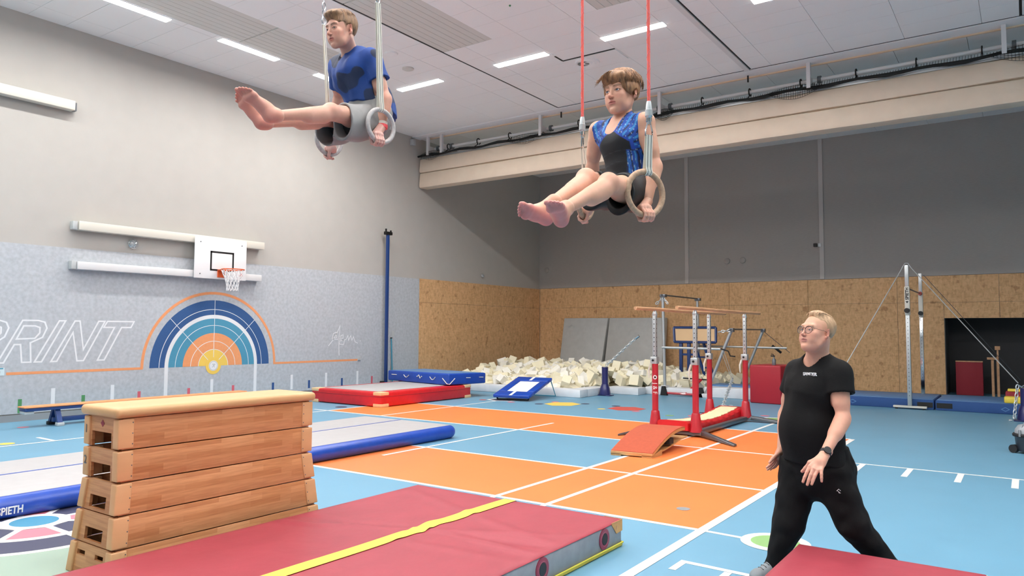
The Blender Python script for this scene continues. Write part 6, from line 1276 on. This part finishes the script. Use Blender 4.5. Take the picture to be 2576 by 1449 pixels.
# ------------------------------------------------------------------ STANDING MAN
def man():
    f, lf, dc = dirs(2050, 48, 0); z = np.array((0, 0, 1.)); s = nrm_(np.cross(z, f)); s = s if s@np.array(_r0) > 0 else -s
    J = dict(pel=at(2052, 1172, 4.66), wai=at(2046, 1075, 4.68), che=at(2050, 985, 4.68), neck=at(2055, 905, 4.66), Ls=at(2110, 938, 4.52), Rs=at(2008, 934, 4.83))
    Le, Lw = at(2121, 1052, 4.43), at(2074, 1144, 4.27); Re, Rw = at(1976, 1040, 4.93), at(1966, 1132, 4.83)
    Lh, Rh = at(2088, 1190, 4.58), at(2014, 1182, 4.74); Lk, Rk = at(2146, 1318, 4.48), at(1982, 1322, 4.68); La, Ra = at(2255, 1450, 4.45), at(1948, 1425, 4.70)
    hf, _, _ = dirs(2050, 47, 11); hu = nrm_(z-hf*(z@hf)); sc = 1.06
    C = at(2028, 829, 4.58)-hf*.08*sc-hu*.003; J['head'] = C-hf*.02-hu*.05
    al = [J['pel'], J['Ls'], J['Rs'], Le, Lw, Re, Rw, Lk, Rk, La, Ra, J['neck']]; lo = np.min(al, 0)-.22; hi = np.max(al, 0)+.16; h = .0066
    T = Field(lo, hi, h); torso(T, 0, s, f, J, 1.16, 0); T.add(ell(J['wai']+f*.045-z*.02, (.16, .15, .22)), .06); core = T.copy(); neck(T, J, 1.22); legs0 = None
    A_ = Field(lo, hi, h)
    for S_, E_, W_ in ((J['Ls'], Le, Lw), (J['Rs'], Re, Rw)): arm(A_, S_, E_, W_, 1.12, -f)
    T.d = smin(T.d, A_.d, .02)
    T.add(cone(Lh, Lk, .09, .065), .03); T.add(cone(Rh, Rk, .09, .065), .03); T.add(cone(Lk, La, .065, .04), .02); T.add(cone(Rk, Ra, .065, .04), .02)
    B = T.mesh(); skin = '#dba58c'; bod = T.d-.004
    Sh = core.copy(); Sh.d -= .015; Sh.noise(.0035, 3, (20, 20, 14)); Sh.add(cone(J['wai'], J['pel']+z*.02, .15, .155, s, 1.2), .05)
    for S_, E_, fr in ((J['Ls'], Le, .47), (J['Rs'], Re, .5)):
        G = Field(lo, hi, h); G.add(cone(S_, S_+(E_-S_)*(fr+.25), .078, .083), .01); G.plane(S_+(E_-S_)*fr, nrm_(E_-S_), .003); Sh.d = smin(Sh.d, G.d, .025)
    nk = J['neck']; Sh.cut(cone(nk+z*.17+f*.08, nk+z*.012+f*.02, .095, .074), .004); Sh.cut(cone(nk+f*.06+z*.02, nk+f*.15-z*.062, .056, .012), .004)
    Sh.plane(J['pel']+z*.018, -z+f*.1, .004)
    for S_, E_, fr in ((J['Ls'], Le, .47), (J['Rs'], Re, .5)): e_ = S_+(E_-S_)*fr; Sh.cut(cone(e_-(E_-S_)*.08, e_+(E_-S_)*.4, .056, .070), .003)
    Sh.add(cone(J['wai']+f*.06, J['pel']+f*.045+z*.02, .13, .12, s, 1.2), .04); Sh.plane(J['pel']+z*.018, -z+f*.1, .004); SV, SQ = Sh.mesh()
    Tr = Field(lo, hi, h); Tr.add(cone(J['pel']+z*.10-f*.02, J['pel']-f*.02, .155, .160, s, 1.22), .03); Tr.add(ell(J['pel']-f*.09+s*.03-z*.03, (.15, .15, .16)), .05); Tr.add(ell(J['pel']-z*.10+s*.02, (.13, .13, .12)), .06)
    for H_, K_, An, k2 in ((Lh, Lk, La, 0), (Rh, Rk, Ra, 1)):
        Tr.add(cone(H_, K_, .135, .094), .035); Tr.add(cone(K_, An, .092, .064), .03)
    Tr.noise(.0045, 6, (12, 12, 20)); Tr.noise(.0022, 16, (30, 30, 38)); Tr.noise(.0016, 26, (50, 50, 60)); cr = core.copy(); cr.d -= .009; cr.plane(J['pel']-z*.05, -z, .01); Tr.d = smin(Tr.d, cr.d, .01); Tr.plane(J['pel']+z*.13, z, .003); Tr.plane(Ra-z*.05, -z, .003); TV, TQ = Tr.mesh()
    tmp = bpy.data.objects.new('tmp', None); link(tmp)
    part, W, toL, M = head(tmp, C, hf, hu, sc, dict(neck=J['neck'], nr=.068, skin=skin, gaze=nrm_((.1, 1, .1)), iris='iris_blue', brow='#b98d66', browk=.45, jaw=1.03, fat=.35, eye=.82, mouth=.022, cheek='#cf8878', lip='#c08078', open=.0003, scalp=(.35, '#c8a07a')))
    parts = []
    # near hand: open, back of the hand to the camera, fingers pointing down and left
    def openhand(wr, kn, tips, thumb, hs, fr):
        al = [wr]+kn+tips+thumb; F = Field(np.min(al, 0)-.04, np.max(al, 0)+.04, .0021); kn = [np.array(k) for k in kn]; n_ = nrm_(np.cross(kn[3]-kn[0], wr-kn[0])); n_ = n_ if n_@dc > 0 else -n_
        for i, (k, t) in enumerate(zip(kn, tips)):
            r = (.0098, .0102, .0098, .0086)[i]*hs; m1 = k+(t-k)*.45+n_*.007; m2 = k+(t-k)*.75+n_*.005
            F.add(cone(wr+(k-wr)*.25, k, .017*hs, r*1.25), .012); F.add(cone(k, m1, r*1.15, r), .003); F.add(cone(m1, m2, r, r*.93), .003); F.add(cone(m2, t, r*.93, r*.78), .003)
        F.add(cone(wr, (kn[1]+kn[2])/2*.5+wr*.5, .026*hs, .03*hs), .02); F.add(cone(wr+(wr-kn[1])*.25, wr, fr, .026*hs), .015)
        for p, q, a, b in zip([wr*.7+kn[0]*.3]+thumb[:-1], thumb, (.019, .0135, .0115), (.0145, .0115, .009)): F.add(cone(p, q, a*hs, b*hs), .008)
        V, Q = F.mesh(); return V, Q, blend(np.tile(c3(skin), (len(V), 1)), .3*np.clip(np.linalg.norm(V-wr, axis=1)/.1-.3, 0, 1), '#cf8d80')
    d0 = 4.2
    parts.append(openhand(Lw, [at(2037, 1174, 4.22), at(2046, 1180, 4.20), at(2056, 1184, 4.19), at(2066, 1183, 4.18)], [at(2020, 1212, 4.19), at(2031, 1219, 4.17), at(2042, 1218, 4.16), at(2067, 1211, 4.15)], [at(2038, 1164, 4.26), at(2027, 1178, 4.27), at(2018, 1186, 4.28)], 1.0, .031))
    parts.append(openhand(Rw, [at(1951, 1150, 4.80), at(1953, 1153, 4.83), at(1956, 1156, 4.86), at(1959, 1158, 4.88)], [at(1929, 1176, 4.76), at(1931, 1181, 4.80), at(1938, 1181, 4.84), at(1946, 1178, 4.87)], [at(1956, 1142, 4.79), at(1944, 1153, 4.76), at(1936, 1163, 4.74)], .95, .031))
    bc = skincol(B[0], skin, [(Le, .07, '#cd8a76', .35), (Lw, .08, '#cd8f7c', .2)])
    body = mkobj('person', [(B[0], B[1], bc), part]+parts, 'skin', None); tag(body, 'man with glasses, black shirt and black trousers striding to the left', 'person'); reparent(tmp, body)
    mkobj('shirt', [(SV, SQ)], 'cloth_black', body); mkobj('trousers', [(TV, TQ)], 'cloth_black', body)
    def hf_(F):
        F.add(ell((0, -.024, .039), (.0795, .0945, .0845)), .01); F.add(ell((0, .012, .108), (.045, .045, .022)), .03); F.noise(.0014, 4, (110, 60, 60))
        F.cut(ell((0, .110, .030), (.085, .088, .075)), .008); F.cut(ell((0, .03, -.085), (.12, .08, .095)), .006)
        for sg in (-1, 1): F.cut(ell((sg*.092, .035, .025), (.045, .042, .06)), .008); F.cut(ell((sg*.088, -.006, -.014), (.03, .028, .042)), .004)
        F.plane((0, -.1, -.06), (0, -.1, -1), .004)
    hairmesh(body, W, 'hair_blond', hf_)
    rr = random.Random(2); ls = []
    for i in range(110):
        x = rr.uniform(-.05, .05); y0 = rr.uniform(-.06, .02); zz = .038+.088*math.sqrt(max(.05, 1-(x/.085)**2-((y0+.02)/.1)**2)); ls.append([(x, y0, zz-.003), (x*1.02, y0+.025, zz+.004), (x*1.05, min(.052, y0+.055), zz+.003-.3*max(0, y0+.03))])
    tufts(body, W, 'hair_blond', ls, .005)
    # glasses
    lens = []
    org = np.array(worldpos(body)) if False else None
    gp = bpy.data.objects.new('glasses', None); link(gp, body); gp.empty_display_size = .02
    for sg in (-1, 1):
        b = MB(); pts = []
        for k in range(24):
            q = 2*math.pi*k/24; xx = sg*.0345+.0255*math.cos(q); zz_ = .000+.0225*math.sin(q)*(1 if math.sin(q) < 0 else .9); pts.append(Vector(W(np.array((xx, .0955-.20*max(0, abs(xx)-.03), zz_))))/K)
        b.tube(pts, [.0015/K*(1+1.0*max(0, math.sin(2*math.pi*k/24))) for k in range(24)], 6, closed=True); b.build('lens_frame', 'glasses', gp)
        b = MB(); b.tube([Vector(W(np.array(p)))/K for p in ((sg*.057, .090, .008), (sg*.073, .078, .009), (sg*.079, .01, .006), (sg*.079, -.012, -.004))], .0011/K, 6); b.build('temple', 'glasses', gp)
        b = MB(); b.prism([(0, 0), (0, 0)], 0) if False else None
        b.add([p for p in pts], [tuple(range(24))]); b.build('lens', 'lens', gp)
    b = MB(); b.tube([Vector(W(np.array(p)))/K for p in ((-.012, .0955, .008), (0, .100, .011), (.012, .0955, .008))], .002/K, 6); b.build('bridge', 'glasses', gp)
    # watch
    d = nrm_(Lw-Le); n_ = nrm_(dc-d*(dc@d)); b = MB(); b.tube([Vector(Lw-d*.026)/K, Vector(Lw-d*.004)/K], .0325/K, 20); wt = bpy.data.objects.new('watch', None); link(wt, body); b.build('watch_band', 'rubber', wt)
    c = Lw-d*.015+n_*.030; b = MB(); b.tube([Vector(c)/K, Vector(c+n_*.011)/K], .021/K, 24); b.build('watch_case', 'black', wt); b = MB(); b.tube([Vector(c+n_*.011)/K, Vector(c+n_*.0125)/K], .017/K, 24); b.build('watch_glass', 'iris_blue' if False else 'rubber', wt)
    # lettering on the chest and emblem on the thigh (raised just off the cloth)
    def onsurf(V, px, py, dep):      # nearest cloth point to the ray
        p = at(px, py, dep); r_ = nrm_(p-np.array(CAM)); q = V-np.array(CAM); t = q@r_; dist = np.linalg.norm(q-t[:, None]*r_, axis=1); m_ = dist < .012; i = np.where(m_)[0]; return V[i[np.argmin(t[i])]]
    a0, a1 = onsurf(SV, 2019, 937, 4.5), onsurf(SV, 2049, 938, 4.5); ux_ = nrm_(a1-a0); nn = nrm_(dc*.9+f*.3); uy_ = nrm_(z-ux_*(z@ux_)); nn = np.cross(ux_, uy_)
    text('SANDER', .030, 'board_white', body, tuple((a0+nn*.006-uy_*.0105)/K), tuple(ux_), tuple(uy_), 'lettering', .0035, .0006)
    e0 = onsurf(TV, 2113, 1238, 4.5); b = MB()
    for pts in ([(-.012, 0), (0, .011), (.012, .001)], [(-.006, -.001), (.012, -.014)], [(-.001, -.006), (.004, -.014)]):
        b.tube([Vector(e0+dc*.004+np.array(_r0)*x+z*y)/K for x, y in pts], .0016/K, 5)
    b.build('trouser_emblem', 'board_white', body)
    # shoes
    def shoe(An, toe, nm):
        fd = np.array((toe[0]-An[0], toe[1]-An[1], 0)); fd = nrm_(fd); g = np.array((An[0], An[1], 0)); sd = np.cross(z, fd); F = Field(g-.26, g+np.array((.26, .26, .28)), .004)
        F.add(ell(g+fd*.0-fd*.045+z*.045, (.042, .042, .04)), .02); F.add(cone(g-fd*.04+z*.04, g+fd*.12+z*.036, .042, .042, sd, 1.05), .02); F.add(ell(g+fd*.135+z*.03, (.045, .045, .03)), .03); F.add(cone(g+z*.09-fd*.01, g+fd*.06+z*.06, .045, .04), .02); F.plane(g+z*.012, -z, .003)
        V, Q = F.mesh(); sh = mkobj(nm, [(V, Q)], 'shoe', body); G = Field(g-.26, g+np.array((.26, .26, .1)), .004); G.add(cone(g-fd*.05+z*.02, g+fd*.135+z*.02, .046, .047, sd, 1.06), .02); G.plane(g+z*.022, z, .003); G.plane(g, -z, .002); V, Q = G.mesh(); mkobj('sole', [(V, Q)], 'rubber', sh)
        for k in range(4):
            c = g+fd*(.06+.022*k)+z*(.1-.012*k); b = MB(); b.tube([Vector(c-sd*.025)/K, Vector(c+z*.004)/K, Vector(c+sd*.025)/K], .003/K, 5); b.build('lace', 'black', sh)
    shoe(np.array((Ra[0], Ra[1], 0)), np.array((Ra[0], Ra[1], 0))+f, 'shoe'); shoe(np.array((La[0], La[1], 0)), np.array((La[0], La[1], 0))+f, 'shoe')
man()
